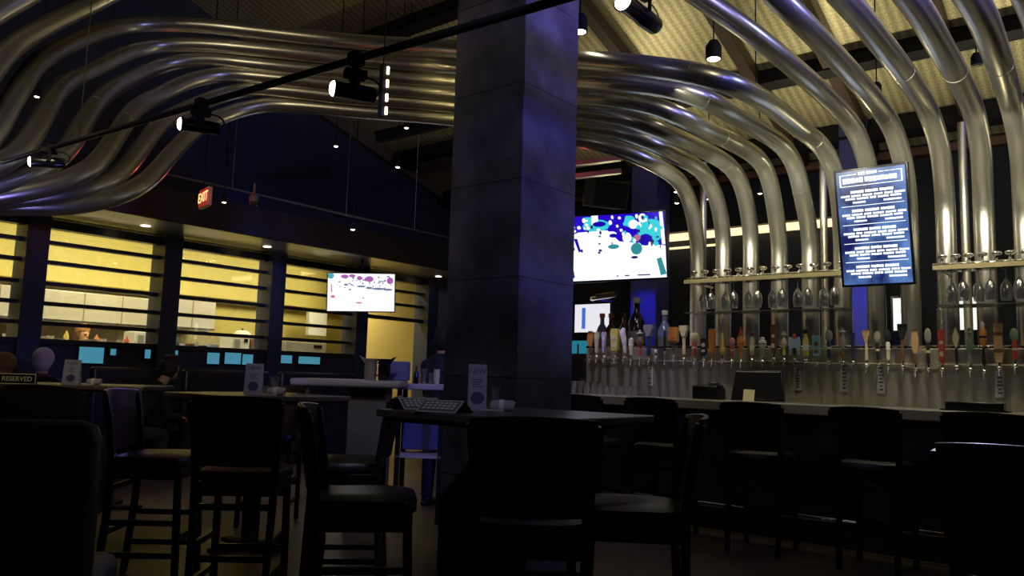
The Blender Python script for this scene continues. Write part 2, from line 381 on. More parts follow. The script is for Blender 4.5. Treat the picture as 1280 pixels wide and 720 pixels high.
# ================================================================== COLUMN
C0 = gnd(645, 4.75); s_ = .60
Cc = (C0.x + s_ / 2, C0.y + s_ / 2)
o = MB().box((0, 0, 3.1), (s_, s_, 6.2)).build('square_column', SLATE, bevel=.008, loc=(Cc[0], Cc[1], 0)); struct(o); o.name = 'trim_%d' % trim; trim += 1

# ================================================================== BAR
BX = 6.42
def bary(px): return atx(px, 500, BX).y
y_l = bary(700) + .05
bar = empty('bar_counter', (BX + .35, 2, 0), label='long dark bar counter with a pale metal-edged top under the row of beer taps', cat='bar')
MB().box((0, 0, .53), (.5, 2 * (y_l - 2) + 0, 1.06)).build('front_panel', DKPAINT, bar, smooth=False)
bar.children[0].location = (0.02, 0, 0)
MB().box((0, 0, 1.075), (.70, 2 * (y_l - 2) + .02, .03)).build('counter_top', mat('bar_top_zinc', (.30, .29, .24), .35, .6, var=(3, .3, (1, 6, 1))), bar, bevel=.006)
MB().box((-.36, 0, 1.052), (.03, 2 * (y_l - 2) + .03, .085)).build('edge_rail', mat('bar_edge_metal', (.55, .53, .42), .5, .2), bar, bevel=.01)
b = MB(); b.tube([(-.36, -2.6, .22), (-.36, 2.6, .22)], .022, 10)
for y in (-2.2, -.8, .6, 2.0): b.cyl((-.36, y, .22), (-.2, y, .22), .012)
b.build('foot_rail', CHROME, bar)
# tap tower
TX = 7.35
zt0 = atx(905, 452, TX - .1).z; yT0, yT1 = -1.2, atx(733, 452, TX - .1).y
tower = empty('tap_tower', (TX, (yT0 + yT1) / 2, 0), label='long brushed steel tap tower running behind the bar under the pipes', cat='tap tower')
Lt = yT1 - yT0
MB().box((0, 0, (1.0 + zt0 + .13) / 2), (.2, Lt, zt0 + .13 - 1.0)).build('splash_panel', BRUSH, tower, bevel=.008)
MB().box((-.0, 0, zt0 + .14), (.20, Lt + .02, .025)).build('top_cap', CHROME, tower, bevel=.004)
MB().box((.1, 0, .5), (.6, Lt, 1.0)).build('back_counter', DKPAINT, tower, smooth=False)
MB().tube([(-.13, -Lt / 2, zt0 + .0), (-.13, Lt / 2, zt0 + .0)], .008, 8).build('faucet_rail', CHROME, tower)

# ================================================================== PIPES
PXV = [872, 904, 939, 975, 1014, 1055, 1097, 1140, 1187, 1236, 1287, 1342]
VX = 7.55; PR = .079
def lerp(a, b, t): return a + (b - a) * t
RIGHT = {
 1: [(718, 173, 7.7), (750, 179, 7.55), (790, 192, 7.5), (820, 206, 7.6), (845, 222, 7.8), (858, 240, 8.0), (866, 265, 8.1)],
 2: [(718, 156, 7.5), (760, 161, 7.25), (800, 173, 7.1), (848, 196, 7.3), (871, 209, 7.6), (884, 222, 7.8), (895, 245, 7.9)],
 3: [(718, 139, 7.2), (770, 145, 6.9), (810, 157, 6.75), (859, 178, 6.95), (902, 200, 7.4), (921, 216, 7.6), (930, 240, 7.7)],
 4: [(718, 120, 7.0), (770, 124, 6.6), (820, 133, 6.4), (850, 145, 6.4), (877, 159, 6.55), (934, 188, 7.1), (952, 203, 7.35), (961, 220, 7.45), (967, 250, 7.5)],
 5: [(718, 98, 6.7), (780, 103, 6.2), (850, 112, 5.95), (885, 125, 5.95), (911, 140, 6.15), (952, 164, 6.7), (980, 184, 7.05), (994, 206, 7.2), (1002, 240, 7.25)],
 6: [(718, 74, 6.4), (800, 82, 5.8), (860, 90, 5.55), (905, 101, 5.5), (940, 117, 5.7), (965, 133, 6.0), (1000, 161, 6.5), (1028, 184, 6.9), (1041, 208, 7.05), (1049, 245, 7.1)],
 7: [(880, 0, 5.8), (935, 38, 5.9), (1000, 91, 6.2), (1050, 138, 6.65), (1072, 167, 6.85), (1084, 203, 6.95)],
 8: [(975, 0, 5.2), (1015, 40, 5.4), (1062, 90, 5.8), (1100, 135, 6.35), (1118, 165, 6.6), (1129, 203, 6.72)],
 9: [(1057, 0, 4.8), (1100, 52, 5.2), (1140, 105, 5.8), (1162, 143, 6.3), (1175, 185, 6.55)],
 10: [(1140, 0, 4.55), (1172, 52, 4.95), (1202, 105, 5.6), (1218, 143, 6.1), (1226, 185, 6.35)],
 11: [(1216, 0, 4.2), (1241, 55, 4.7), (1259, 110, 5.5), (1269, 148, 5.95), (1276, 188, 6.15)],
 12: [(1290, 0, 3.9), (1305, 55, 4.4), (1316, 110, 5.2), (1324, 148, 5.7), (1330, 188, 5.9)],
}
LEFT = {
 6: [(560, 60, 7.6), (440, 52, 8.2), (320, 39, 8.2), (240, 31, 8.0), (165, 32, 7.7), (120, 42, 7.2), (80, 58, 6.7), (45, 80, 6.2), (28, 105, 5.9), (10, 135, 5.7), (-12, 175, 5.5), (-50, 205, 5.3), (-120, 230, 5.1)],
 5: [(560, 82, 7.8), (440, 73, 8.25), (320, 61, 8.3), (240, 55, 8.1), (190, 58, 7.9), (150, 70, 7.5), (115, 88, 7.1), (85, 102, 6.7), (70, 116, 6.4), (57, 138, 6.1), (40, 170, 5.8), (18, 197, 5.6), (-25, 215, 5.4), (-110, 238, 5.2)],
 4: [(560, 100, 8.0), (440, 91, 8.35), (320, 80, 8.4), (250, 74, 8.2), (205, 81, 8.0), (165, 98, 7.6), (138, 113, 7.2), (122, 128, 6.9), (108, 148, 6.6), (94, 172, 6.3), (76, 196, 6.1), (45, 215, 5.9), (0, 231, 5.7), (-90, 250, 5.4)],
 3: [(560, 116, 8.15), (440, 107, 8.4), (340, 97, 8.45), (280, 93, 8.3), (235, 102, 8.0), (200, 119, 7.7), (176, 131, 7.3), (162, 144, 7.0), (148, 166, 6.7), (131, 192, 6.4), (112, 213, 6.2), (72, 230, 6.0), (20, 241, 5.8), (-80, 256, 5.5)],
 2: [(560, 131, 8.3), (440, 122, 8.5), (340, 112, 8.5), (300, 113, 8.4), (260, 125, 8.1), (225, 140, 7.8), (204, 152, 7.5), (188, 170, 7.2), (168, 196, 6.9), (148, 218, 6.6), (110, 236, 6.3), (60, 246, 6.1), (0, 251, 5.9), (-90, 256, 5.7)],
 1: [(560, 148, 8.4), (460, 140, 8.6), (370, 132, 8.6), (330, 131, 8.5), (295, 139, 8.3), (262, 152, 8.0), (240, 166, 7.7), (222, 184, 7.4), (202, 206, 7.1), (182, 228, 6.8), (145, 246, 6.5), (100, 256, 6.3), (50, 258, 6.1), (-10, 256, 5.9), (-90, 252, 5.8)],
 7: [(700, -115, 5.6), (500, -130, 6.4), (330, -95, 6.8), (220, -50, 6.8), (120, 1, 6.4), (60, 30, 6.0), (15, 58, 5.7), (-15, 95, 5.4), (-60, 160, 5.1)],
 8: [(760, -190, 4.9), (500, -230, 5.5), (280, -160, 5.9), (130, -70, 6.0), (30, -4, 5.7), (-30, 32, 5.4), (-70, 90, 5.1), (-110, 150, 4.9)],
}
ordn = {1: 'first', 2: 'second', 3: 'third', 4: 'fourth', 5: 'fifth', 6: 'sixth'}
for i in range(1, 13):
    yv = atx(PXV[i - 1], 430, VX).y
    keys = []
    if i in LEFT: keys += [W(*k) for k in reversed(LEFT[i])]
    else:
        t = W(*RIGHT[i][0]); keys += [t + Vector((-4.5, 1.2, .3)), t + Vector((-2.0, .3, .15))]
    keys += [W(*k) for k in RIGHT[i]]
    ztop = keys[-1].z
    keys += [Vector((VX, yv, ztop - .35)), Vector((VX, yv, ztop - .8)), Vector((VX, yv, 1.0))]
    pts = smoothpts(crom(keys, .06), 6)
    root_l = {7: 'seventh', 8: 'eighth', 9: 'ninth', 10: 'tenth', 11: 'eleventh', 12: 'rightmost'}
    if i <= 6:
        lab = 'bent steel pipe, %s from left at taps, %s in stack by the column' % (
            ordn[i], {1: 'lowest', 2: 'second lowest', 3: 'third lowest', 4: 'third highest', 5: 'second highest', 6: 'topmost'}[i])
    elif i <= 8: lab = 'bent steel pipe, %s from left at the taps, reappearing at the top left corner' % root_l[i]
    else: lab = 'large bent steel pipe, %s from left at the taps, leaving through the top edge' % root_l[i] if i < 12 else 'large bent steel pipe just cut by the right edge of the view'
    b = MB(); b.tube(pts, PR, 24)
    pipe = b.build('steel_pipe', STEEL); tag(pipe, lab, 'pipe', None)
    # slip joints (thin raised bands)
    L = len(pts); acc = 0; marks = []
    for q in range(1, L):
        acc += (pts[q] - pts[q - 1]).length
        if acc > 1.9: marks.append(q); acc = 0
    for q in marks:
        if q + 1 < L:
            dd = (pts[q + 1] - pts[q - 1]).normalized(); MB().cyl(pts[q] - dd * .012, pts[q] + dd * .012, PR + .0015, n=24).build('joint_band', STEEL, pipe)

# thin vertical poles between the pipes
for px in (879, 1030, 1207):
    p = atx(px, 300, 7.75)
    tag(MB().cyl((0, 0, 1.0), (0, 0, 3.6), .035).build('steel_post', BRUSH, loc=(p.x, p.y, 0)),
        {879: 'slim steel post just right of the leftmost tap pipe', 1030: 'slim steel post beside the left edge of the menu screen', 1207: 'slim steel post between the ninth and tenth tap pipes'}[px], 'post')

# ================================================================== GLASS RACKS over the taps
def wine_glass():
    b = MB(); b.lathe([(.034, 0), (.034, -.004), (.005, -.01), (.004, -.07), (.012, -.09), (.034, -.125), (.042, -.165), (.040, -.21), (.034, -.25),
                       (.032, -.25), (.038, -.21), (.040, -.165), (.032, -.127), (.010, -.094), (0, -.09)], n=16)
    return b.build('stemmed_glass', GLASSW)
wg = wine_glass(); first = True
RX = 7.05
for ri, (pa, pb, n, nm) in enumerate(((864, 1062, 13, 'left'), (1172, 1330, 9, 'right'))):
    a = atx(pa, 344, RX); c = atx(pb, 338, RX); z = 2.2; ym = (a.y + c.y) / 2; L = abs(a.y - c.y)
    e = empty('glass_rack', (RX, ym, z), label={'left': 'brass-lit hanging glass rack with chrome valves left of the menu screen', 'right': 'hanging glass rack with chrome valves at the right edge, right of the menu screen'}[nm], cat='glass rack')
    MB().box((0, 0, 0), (.26, L, .018)).build('shelf', CHROME, e, bevel=.003)
    MB().box((-.13, 0, .0), (.015, L + .02, .035)).build('edge_trim', mat('brass', (.85, .75, .42), .4, .6), e)
    b = MB(); b.tube([(-.02, -L / 2 - .03, .035), (-.02, L / 2 + .03, .035)], .016, 10); b.build('manifold_pipe', CHROME, e)
    for k in range(n):
        y = -L / 2 + L * (k + .5) / n
        b = MB(); b.cyl((-.02, y, .03), (-.09, y, .05), .014, .011); b.cyl((-.06, y, .045), (-.06, y, .085), .009)
        b.ball((-.06, y, .096), .033, (1, 1.2, .6)); b.cyl((-.09, y, .05), (-.115, y, .028), .010)
        b.build('valve', CHROME, e)
    b = MB(); 
    for y in (-L / 2 + .03, L / 2 - .03): b.bar((.0, y, 0), (.42, y, 0), .02, .02)
    b.build('wall_bracket', BRUSH, e)
    MB().box((-.02, 0, -.30), (.26, L, .008)).build('glass_shelf', GLASSW, e, smooth=False)
    for k in range(n - 1):
        y = ym - L / 2 + L * (k + 1) / n
        g = wg if first else copytree(wg); first = False
        g.location = (RX - .02 + (.05 if k % 2 else -.03), y, z - .012)
        tag(g, 'clear stemmed glass hanging upside down under the %s glass rack' % nm, 'glass', 'stemmed glasses under the %s rack' % nm)

# ================================================================== TAPS
def cm(c): return mat('paint_%02x%02x%02x' % tuple(int(q * 255) for q in c), c, .4)
K = (.02, .02, .025); CR = (.62, .55, .36); WHT = (.7, .7, .66); BR = (.16, .08, .04); OR = (.65, .26, .06); TAN = (.5, .33, .18)
RED = (.5, .07, .05); YEL = (.7, .55, .12); NB = (.03, .04, .12); GR = (.25, .25, .24); TEAL = (.2, .42, .45); LB = (.35, .5, .7); GN = (.2, .28, .18); PK = (.65, .25, .28); LAV = (.5, .42, .6)
TAPS = [  # px, top, bottom, width, kind, colours, label
 (738, 414, 441, 7, 'paddle', (OR, BR), 'orange-brown paddle with a dark top'),
 (746, 415, 441, 6, 'taper', (CR, CR), 'slim plain cream blade'),
 (755, 415, 441, 6, 'taper', (LAV, WHT), 'slim pale lavender blade'),
 (769, 411, 441, 10, 'slab', (YEL, CR), 'wide yellow slab carrying a round badge'),
 (780, 410, 441, 9, 'horn', (WHT, CR), 'white curved horn shape'),
 (789, 422, 444, 7, 'bullet', (CR, WHT), 'short cream rounded bullet'),
 (800, 412, 444, 9, 'figure', (BR, RED), 'brown figure with a silver brim on a red stem'),
 (811, 406, 444, 11, 'crest', (GR, NB), 'grey crest over a small navy bottle'),
 (820, 409, 441, 5, 'rod', (K, WHT), 'thin black rod with a white foot'),
 (831, 413, 443, 5, 'rod', (K, GR), 'thin black rod with a grey foot'),
 (842, 409, 440, 11, 'basket', (OR, BR), 'orange slatted basket on a brown stem'),
 (855, 407, 443, 10, 'crest', (CR, CR), 'tall cream post with a square crown'),
 (868, 415, 445, 11, 'disc', (CR, RED), 'pale round disc on a faded red body'),
 (880, 423, 445, 8, 'slab', (K, WHT), 'black slab with white marks'),
 (890, 411, 444, 8, 'slab', (OR, OR), 'plain bright orange slab'),
 (903, 411, 444, 8, 'spire', (YEL, YEL), 'yellow spire'),
 (915, 422, 446, 8, 'disc', (PK, RED), 'pink disc on a red body'),
 (926, 407, 446, 11, 'barrel', (OR, RED), 'wooden barrel topped by a red spike'),
 (940, 415, 444, 7, 'bottle', (CR, BR), 'cream bottle with a brown cap'),
 (953, 421, 446, 10, 'goblet', (WHT, GN), 'white and green banded goblet'),
 (967, 406, 443, 7, 'slab', (BR, WHT), 'tall dark brown slab with a white label'),
 (980, 414, 444, 8, 'figure', (CR, YEL), 'small cream figure on a gold band'),
 (993, 417, 444, 15, 'wings', (LB, RED), 'pale blue winged shape with a red head'),
 (1007, 411, 445, 9, 'bottle', (YEL, K), 'yellow bottle with a black cap'),
 (1021, 419, 448, 10, 'slab', (TEAL, BR), 'teal label under a rounded red-brown top'),
 (1036, 412, 447, 10, 'disc', (GR, NB), 'grey globe over a dark blue body'),
 (1053, 409, 447, 9, 'figure', (GR, BR), 'grey-brown square-headed figure'),
 (1066, 416, 447, 6, 'taper', (NB, NB), 'narrow dark navy blade'),
 (1083, 413, 450, 9, 'crest', (TAN, CR), 'tan crest on a cream post'),
 (1097, 414, 450, 9, 'disc', (GR, K), 'silver head on a black stem'),
 (1110, 412, 450, 9, 'disc', (K, WHT), 'black disc on a white blade'),
 (1128, 405, 452, 11, 'crest', (K, BR), 'wide black cap on a brown column'),
 (1144, 411, 455, 9, 'paddle', (TAN, BR), 'tan oval paddle on a brown stem'),
 (1160, 410, 455, 9, 'disc', (GR, K), 'dull grey round head on a long black stem'),
 (1177, 412, 455, 9, 'slab', (RED, CR), 'red block above a cream band'),
 (1195, 409, 452, 10, 'diamond', (CR, K), 'cream diamond paddle on a black stem'),
 (1212, 409, 455, 11, 'figure', (GN, GR), 'grey-green standing figure'),
 (1229, 402, 457, 10, 'goblet', (OR, K), 'orange ball with a white tuft on a dark body'),
 (1248, 404, 453, 12, 'slab2', (TAN, BR), 'large tan slab crossed by two dark bands'),
 (1268, 410, 450, 12, 'disc', (GN, RED), 'grey-green round top over a red and tan body'),
 (1288, 410, 452, 9, 'taper', (YEL, CR), 'yellow blade at the right edge'),
]
HX = TX - .22
for (px, ty, by, wp, kind, (c1, c2), lab) in TAPS:
    top = atx(px, ty, HX); bot = atx(px, by, HX); y = (top.y + bot.y) / 2; z0 = bot.z; h = top.z - bot.z
    hw = abs(atx(px - wp / 2, 430, HX).y - atx(px + wp / 2, 430, HX).y) / 2
    e = empty('beer_tap', (HX, y, z0), label='beer tap handle: ' + lab, cat='tap', group=None)
    m1, m2 = cm(c1), cm(c2); d = max(.012, hw * .55)
    b = MB(); b.cyl((.12, 0, -.045), (.0, 0, -.045), .012); b.cyl((0, 0, -.045), (-.012, 0, -.105), .010, .007); b.cyl((0, 0, -.06), (0, 0, .0), .011, .009); b.ball((0, 0, -.045), .02)
    b.build('faucet', CHROME, e)
    b = MB(); fn = lambda yy, zz, xx: Vector((xx, yy, zz))
    def prof(mat_, pts): b.m(mat_); b.lathe([(max(0, r) * hw, z * h) for r, z in pts], n=14, sx=.7)
    def plate(mat_, pts, t=1): b.m(mat_); b.prism([(yy * hw, zz * h) for yy, zz in pts], fn, -d * t, d * t)
    if kind == 'paddle':
        prof(m2, [(.35, 0), (.4, .1), (.3, .35), (.3, .4)]); plate(m1, [(-.45, .3), (.45, .3), (.95, .5), (1, .75), (.6, .95), (-.6, .95), (-1, .75), (-.95, .5)], .7); plate(m2, [(-.6, .93), (.6, .93), (.5, 1), (-.5, 1)])
    elif kind == 'taper':
        plate(m1, [(-.35, 0), (.35, 0), (.9, .9), (.7, 1), (-.7, 1), (-.9, .9)], .8); plate(m2, [(-.4, .55), (.4, .55), (.5, .75), (-.5, .75)], .95)
    elif kind == 'slab':
        prof(m1, [(.4, 0), (.45, .1), (.5, .14)]); plate(m1, [(-.75, .1), (.75, .1), (.95, .9), (.7, 1), (-.7, 1), (-.95, .9)]); b.m(m2); b.lathe([(0, -d * 1.15), (hw * .6, -d * 1.12), (hw * .6, 0)], o=(0, 0, h * .62), n=16, axis=Matrix.Rotation(R(90), 3, 'Y'))
        plate(m2, [(-.55, .22), (.55, .22), (.55, .36), (-.55, .36)], 1.1)
    elif kind == 'slab2':
        plate(m1, [(-.55, 0), (.55, 0), (.9, .2), (.95, 1), (-.95, 1), (-.9, .2)])
        for q in (.25, .68): plate(m2, [(-.97, q), (.97, q), (.97, q + .09), (-.97, q + .09)], 1.12)
    elif kind == 'horn':
        b.m(m1); b.tube([(0, -.3 * hw, 0), (0, -.2 * hw, h * .3), (0, .1 * hw, h * .6), (0, .5 * hw, h * .85), (0, .1 * hw, h)], [hw * .3, hw * .5, hw * .7, hw * .75, hw * .35], 12)
    elif kind == 'bullet':
        prof(m1, [(.5, 0), (.6, .1), (.55, .15), (.85, .5), (.9, .75), (.7, .92), (0, 1)]); prof(m2, [(.95, .55), (.97, .6), (.95, .65)])
    elif kind == 'figure':
        prof(m2, [(.4, 0), (.55, .08), (.3, .2), (.4, .35)]); prof(m1, [(.4, .3), (.85, .42), (.8, .62), (.35, .72), (.5, .78), (.55, .88), (.4, .96), (0, 1)]); prof(cm(WHT), [(.3, .83), (.95, .85), (.95, .87), (.3, .9)])
        b.m(m1); b.tube([(0, -.6 * hw, h * .62), (0, -.95 * hw, h * .45)], hw * .2, 8); b.tube([(0, .6 * hw, h * .62), (0, .95 * hw, h * .45)], hw * .2, 8)
    elif kind == 'crest':
        prof(m2, [(.35, 0), (.5, .1), (.35, .3), (.4, .6), (.3, .7)]); plate(m1, [(-.4, .62), (.4, .62), (.75, .8), (1, .85), (1, 1), (-1, 1), (-1, .85), (-.75, .8)])
    elif kind == 'rod':
        prof(m2, [(.7, 0), (.8, .1), (.6, .14)]); prof(m1, [(.6, .1), (.65, .5), (.6, .95), (.3, 1)])
    elif kind == 'basket':
        prof(m2, [(.25, 0), (.35, .1), (.3, .4)])
        for q in range(-2, 3): plate(m1, [(q * .42 - .15, .42), (q * .42 + .15, .42), (q * .42 + .17, 1), (q * .42 - .17, 1)], 1)
        plate(m1, [(-1, .55), (1, .55), (1, .68), (-1, .68)], 1.1); plate(m2, [(-.7, .36), (.7, .36), (.95, .46), (-.95, .46)], 1.05)
    elif kind == 'disc':
        prof(m2, [(.35, 0), (.5, .06), (.45, .3), (.6, .5), (.4, .6)]); b.m(m1); b.ball((0, 0, h * .78), 1, (d * .9, hw, h * .22), 16); prof(cm(CR), [(.5, .3), (.64, .34), (.5, .38)])
    elif kind == 'spire':
        prof(m1, [(.4, 0), (.9, .08), (.9, .25), (.4, .32), (.6, .5), (.35, .62), (.5, .75), (.2, .85), (0, 1)])
    elif kind == 'barrel':
        prof(m1, [(.3, 0), (.35, .25), (.75, .32), (.95, .48), (.75, .64), (.2, .66)]); prof(m2, [(.25, .64), (.5, .72), (.3, .82), (0, 1)]); prof(m2, [(.9, .4), (.95, .42), (.93, .44)])
    elif kind == 'bottle':
        prof(m1, [(.5, 0), (.75, .03), (.8, .55), (.45, .72), (.4, .84)]); prof(m2, [(.55, .82), (.7, .86), (.7, .97), (.4, 1)]); prof(cm(WHT), [(.8, .2), (.85, .22), (.85, .42), (.8, .44)])
    elif kind == 'goblet':
        prof(m2, [(.5, 0), (.6, .1), (.3, .35), (.35, .45)]); prof(m1, [(.35, .42), (.9, .55), (1, .7), (.8, .82), (.4, .86)]); prof(cm(K), [(.95, .62), (1.02, .65), (.97, .68)]); prof(cm(WHT), [(.3, .84), (.6, .9), (.5, .96), (0, 1)])
    elif kind == 'wings':
        prof(cm(K), [(.2, 0), (.3, .3), (.3, .7)]); plate(m1, [(0, .35), (.5, .3), (.75, 0), (1, .6), (.8, .85), (.35, .8), (0, .7), (-.35, .8), (-.8, .85), (-1, .6), (-.75, 0), (-.5, .3)], .4); b.m(m2); b.ball((0, 0, h * .87), 1, (d * .6, hw * .28, h * .13), 10)
    elif kind == 'diamond':
        prof(m2, [(.35, 0), (.4, .3), (.3, .45)]); plate(m1, [(0, .38), (.75, .6), (.8, .75), (0, 1), (-.8, .75), (-.75, .6)], .6)
    b.build('handle', None, e)
# plaques on the splash panel
for k, (px, y0, y1, desc) in enumerate(((813, 458, 482, 'leftmost of the narrow upright plaques, cream, on the tap tower'), (997, 458, 488, 'narrow grey plaque on the tap tower just right of the black register screen'),
                    (1055, 453, 490, 'narrow grey plaque on the tap tower under the left edge of the menu screen'), (1101, 455, 492, 'narrow grey plaque on the tap tower under the right half of the menu screen'), (1249, 457, 497, 'rightmost narrow plaque on the tap tower, above the black tray'))):
    XX = TX - .108; a = atx(px, y0, XX); c = atx(px, y1, XX); h = a.z - c.z; y = a.y
    e = empty('tap_plaque', (XX, y, (a.z + c.z) / 2), label=desc, cat='plaque')
    wd = .066
    MB().box((0, 0, 0), (.008, wd, h)).build('plate', mat('plaque_cream' if k == 0 else 'plaque_grey', (.6, .57, .42) if k == 0 else (.30, .30, .34), .5), e, smooth=False)
    b = MB()
    for q in range(7):
        ww = (.03, .02, .035, .03, .04, .02, .03)[q]; b.box((-.0048, 0, h * (.36 - q * .12)), (.001, ww, h * .06))
    b.build('print', mat('plaque_ink', (.04, .04, .05), .6), e, smooth=False)

# ================================================================== SCREENS
def emat(name, c, s): return mat(name, (.01, .01, .01), .3, emit=c, es=s)
def menu_screen():
    XB = 6.85; tl = atx(1040, 213, XB - .14); tr = atx(1134, 203, XB - .14); bl = atx(1054, 358, XB + .06)
    br = atx(1145, 357, XB + .06)
    ce = (tl + tr + bl + br) / 4; yl = (tl.y + bl.y) / 2; yr = (tr.y + br.y) / 2; wd = yl - yr
    up = ((tl + tr) / 2 - (bl + br) / 2); h = up.length
    e = empty('menu_screen', ce, label='tall blue digital beer menu screen hanging in front of the steel pipes', cat='screen')
    M = frame((0, -1, 0), up, (0, 0, 0))
    b = MB(); panel(b, M, -wd / 2, wd / 2, -h / 2, h / 2, -.06, 0); b.build('housing', BLACKG, e, bevel=.004)
    m = bpy.data.materials.new('menu_blue'); m.use_nodes = True; nt = m.node_tree; bs = nt.nodes['Principled BSDF']
    bs.inputs['Base Color'].default_value = (0, 0, 0, 1); tc = nt.nodes.new('ShaderNodeTexCoord'); nz = nt.nodes.new('ShaderNodeTexNoise')
    nz.inputs['Scale'].default_value = 5; nz.inputs['Detail'].default_value = 6; nt.links.new(tc.outputs['Object'], nz.inputs['Vector'])
    sp = nt.nodes.new('ShaderNodeSeparateXYZ'); nt.links.new(tc.outputs['Object'], sp.inputs[0])
    mr0 = nt.nodes.new('ShaderNodeMapRange'); mr0.inputs[1].default_value = wd * .1; mr0.inputs[2].default_value = -wd * .5; nt.links.new(sp.outputs[1], mr0.inputs[0])
    ad = nt.nodes.new('ShaderNodeMath'); ad.operation = 'MULTIPLY_ADD'; ad.inputs[1].default_value = .22; nt.links.new(mr0.outputs[0], ad.inputs[0]); nt.links.new(nz.outputs['Fac'], ad.inputs[2])
    cr = nt.nodes.new('ShaderNodeValToRGB'); cr.color_ramp.elements[0].position = .42; cr.color_ramp.elements[0].color = (.008, .012, .12, 1)
    cr.color_ramp.elements[1].position = .85; cr.color_ramp.elements[1].color = (.16, .34, .8, 1); nt.links.new(ad.outputs[0], cr.inputs[0])
    nt.links.new(cr.outputs[0], bs.inputs['Emission Color']); bs.inputs['Emission Strength'].default_value = .9
    b = MB(); panel(b, M, -wd / 2 + .02, wd / 2 - .02, -h / 2 + .02, h / 2 - .02, 0, .002); b.build('display', m, e, smooth=False)
    b = MB(); X = lambda u: (u - .5) * wd; Y = lambda v: (.5 - v) * h
    def blk(u0, u1, v0, v1): panel(b, M, X(u0), X(u1), Y(v1), Y(v0), .0024, .0034)
    def words(u0, u1, v0, v1, n, big=False):
        rr = random.Random(int(u0 * 997 + v0 * 7919)); cuts = sorted([u0] + [u0 + (u1 - u0) * (k + 1 + rr.uniform(-.2, .2)) / n for k in range(n - 1)] + [u1])
        for k in range(n):
            a = cuts[k] + (.008 if k else 0); c = cuts[k + 1] - (.008 if k < n - 1 else 0); g = (v1 - v0)
            nl = max(2, int((c - a) / (.030 if not big else .05))); st = (c - a) / nl
            for l in range(nl):           # letter-like strokes close together
                blk(a + l * st + st * .06, a + (l + 1) * st - st * .06, v0 + g * rr.uniform(0, .12), v1 - g * rr.uniform(0, .12))
    words(.34, .60, .035, .062, 2); words(.12, .86, .078, .125, 2, True)
    for (u0, u1, v0, v1) in ((.08, .32, .048, .054), (.62, .93, .048, .054), (.08, .93, .143, .149), (.08, .1, .048, .149), (.91, .93, .048, .149)): blk(u0, u1, v0, v1)
    for s in range(5):
        v = .185 + s * .158
        words(.22, .80, v, v + .026, 3); words(.08, .95, v + .035, v + .055, 6); words(.14, .90, v + .06, v + .08, 5)
        words(.24, .42, v + .092, v + .110, 1); words(.66, .90, v + .092, v + .110, 1)
        if s < 4: blk(.08, .93, v + .128, v + .133)
    b.build('menu_text', emat('menu_white', (.85, .9, 1), 1.5), e, smooth=False)
    b = MB(); 
    for q in (-.15, .15): b.cyl(M @ Vector((q, h * .3, -.05)), (M @ Vector((q, h * .3, -.05))) + Vector((.45, 0, .0)), .015)
    b.build('mounting_arm', BLACK, e)
menu_screen()
def tv(name, label, corners, d, aspect_w, yawdir, pic, arm_to, glow):
    (x0, y0), (x1, y1) = corners
    ce = W((x0 + x1) / 2, (y0 + y1) / 2, d); h = (y1 - y0) / FPX * d; wd = h * aspect_w
    e = empty(name, ce, label=label, cat='television')
    M = frame(yawdir, (0, 0, 1), (0, 0, 0))
    b = MB(); panel(b, M, -wd / 2 - .015, wd / 2 + .015, -h / 2 - .015, h / 2 + .015, -.06, 0); b.build('housing', BLACKG, e, bevel=.005)
    b = MB()
    for (col, st, polys) in pic:
        b.m(emat('%s_%02d%02d%02d' % ((name,) + tuple(int(q * 99) for q in col)), col, st))
        for p_ in polys:
            zz = .0008 + .0004 * len(b.f) / 10
            if len(p_) == 4 and not hasattr(p_[0], '__len__'):
                cx, cy, rx, ry = p_; n = 12
                pts = [(cx + rx * math.cos(2 * math.pi * k / n), cy + ry * math.sin(2 * math.pi * k / n)) for k in range(n)]
            else: pts = p_
            b.prism([((min(1, max(0, u)) - .5) * wd, (.5 - min(1, max(0, v))) * h) for u, v in pts][::-1], lambda x, y, z: M @ Vector((x, y, z)), 0, zz)
    b.build('display', None, e, smooth=False)
    b = MB(); q = M @ Vector((0, 0, -.10)); b.cyl(q, Vector(arm_to) - ce, .02); b.box(q, (.07, .07, .15)); b.build('mounting_arm', BLACK, e)
rect = lambda a, b_, c, d_: [(a, b_), (c, b_), (c, d_), (a, d_)]
WC = (.86, .90, .98); CY = (.05, .75, .85); DB = (.01, .0, .55); DG = (.03, .02, .25)
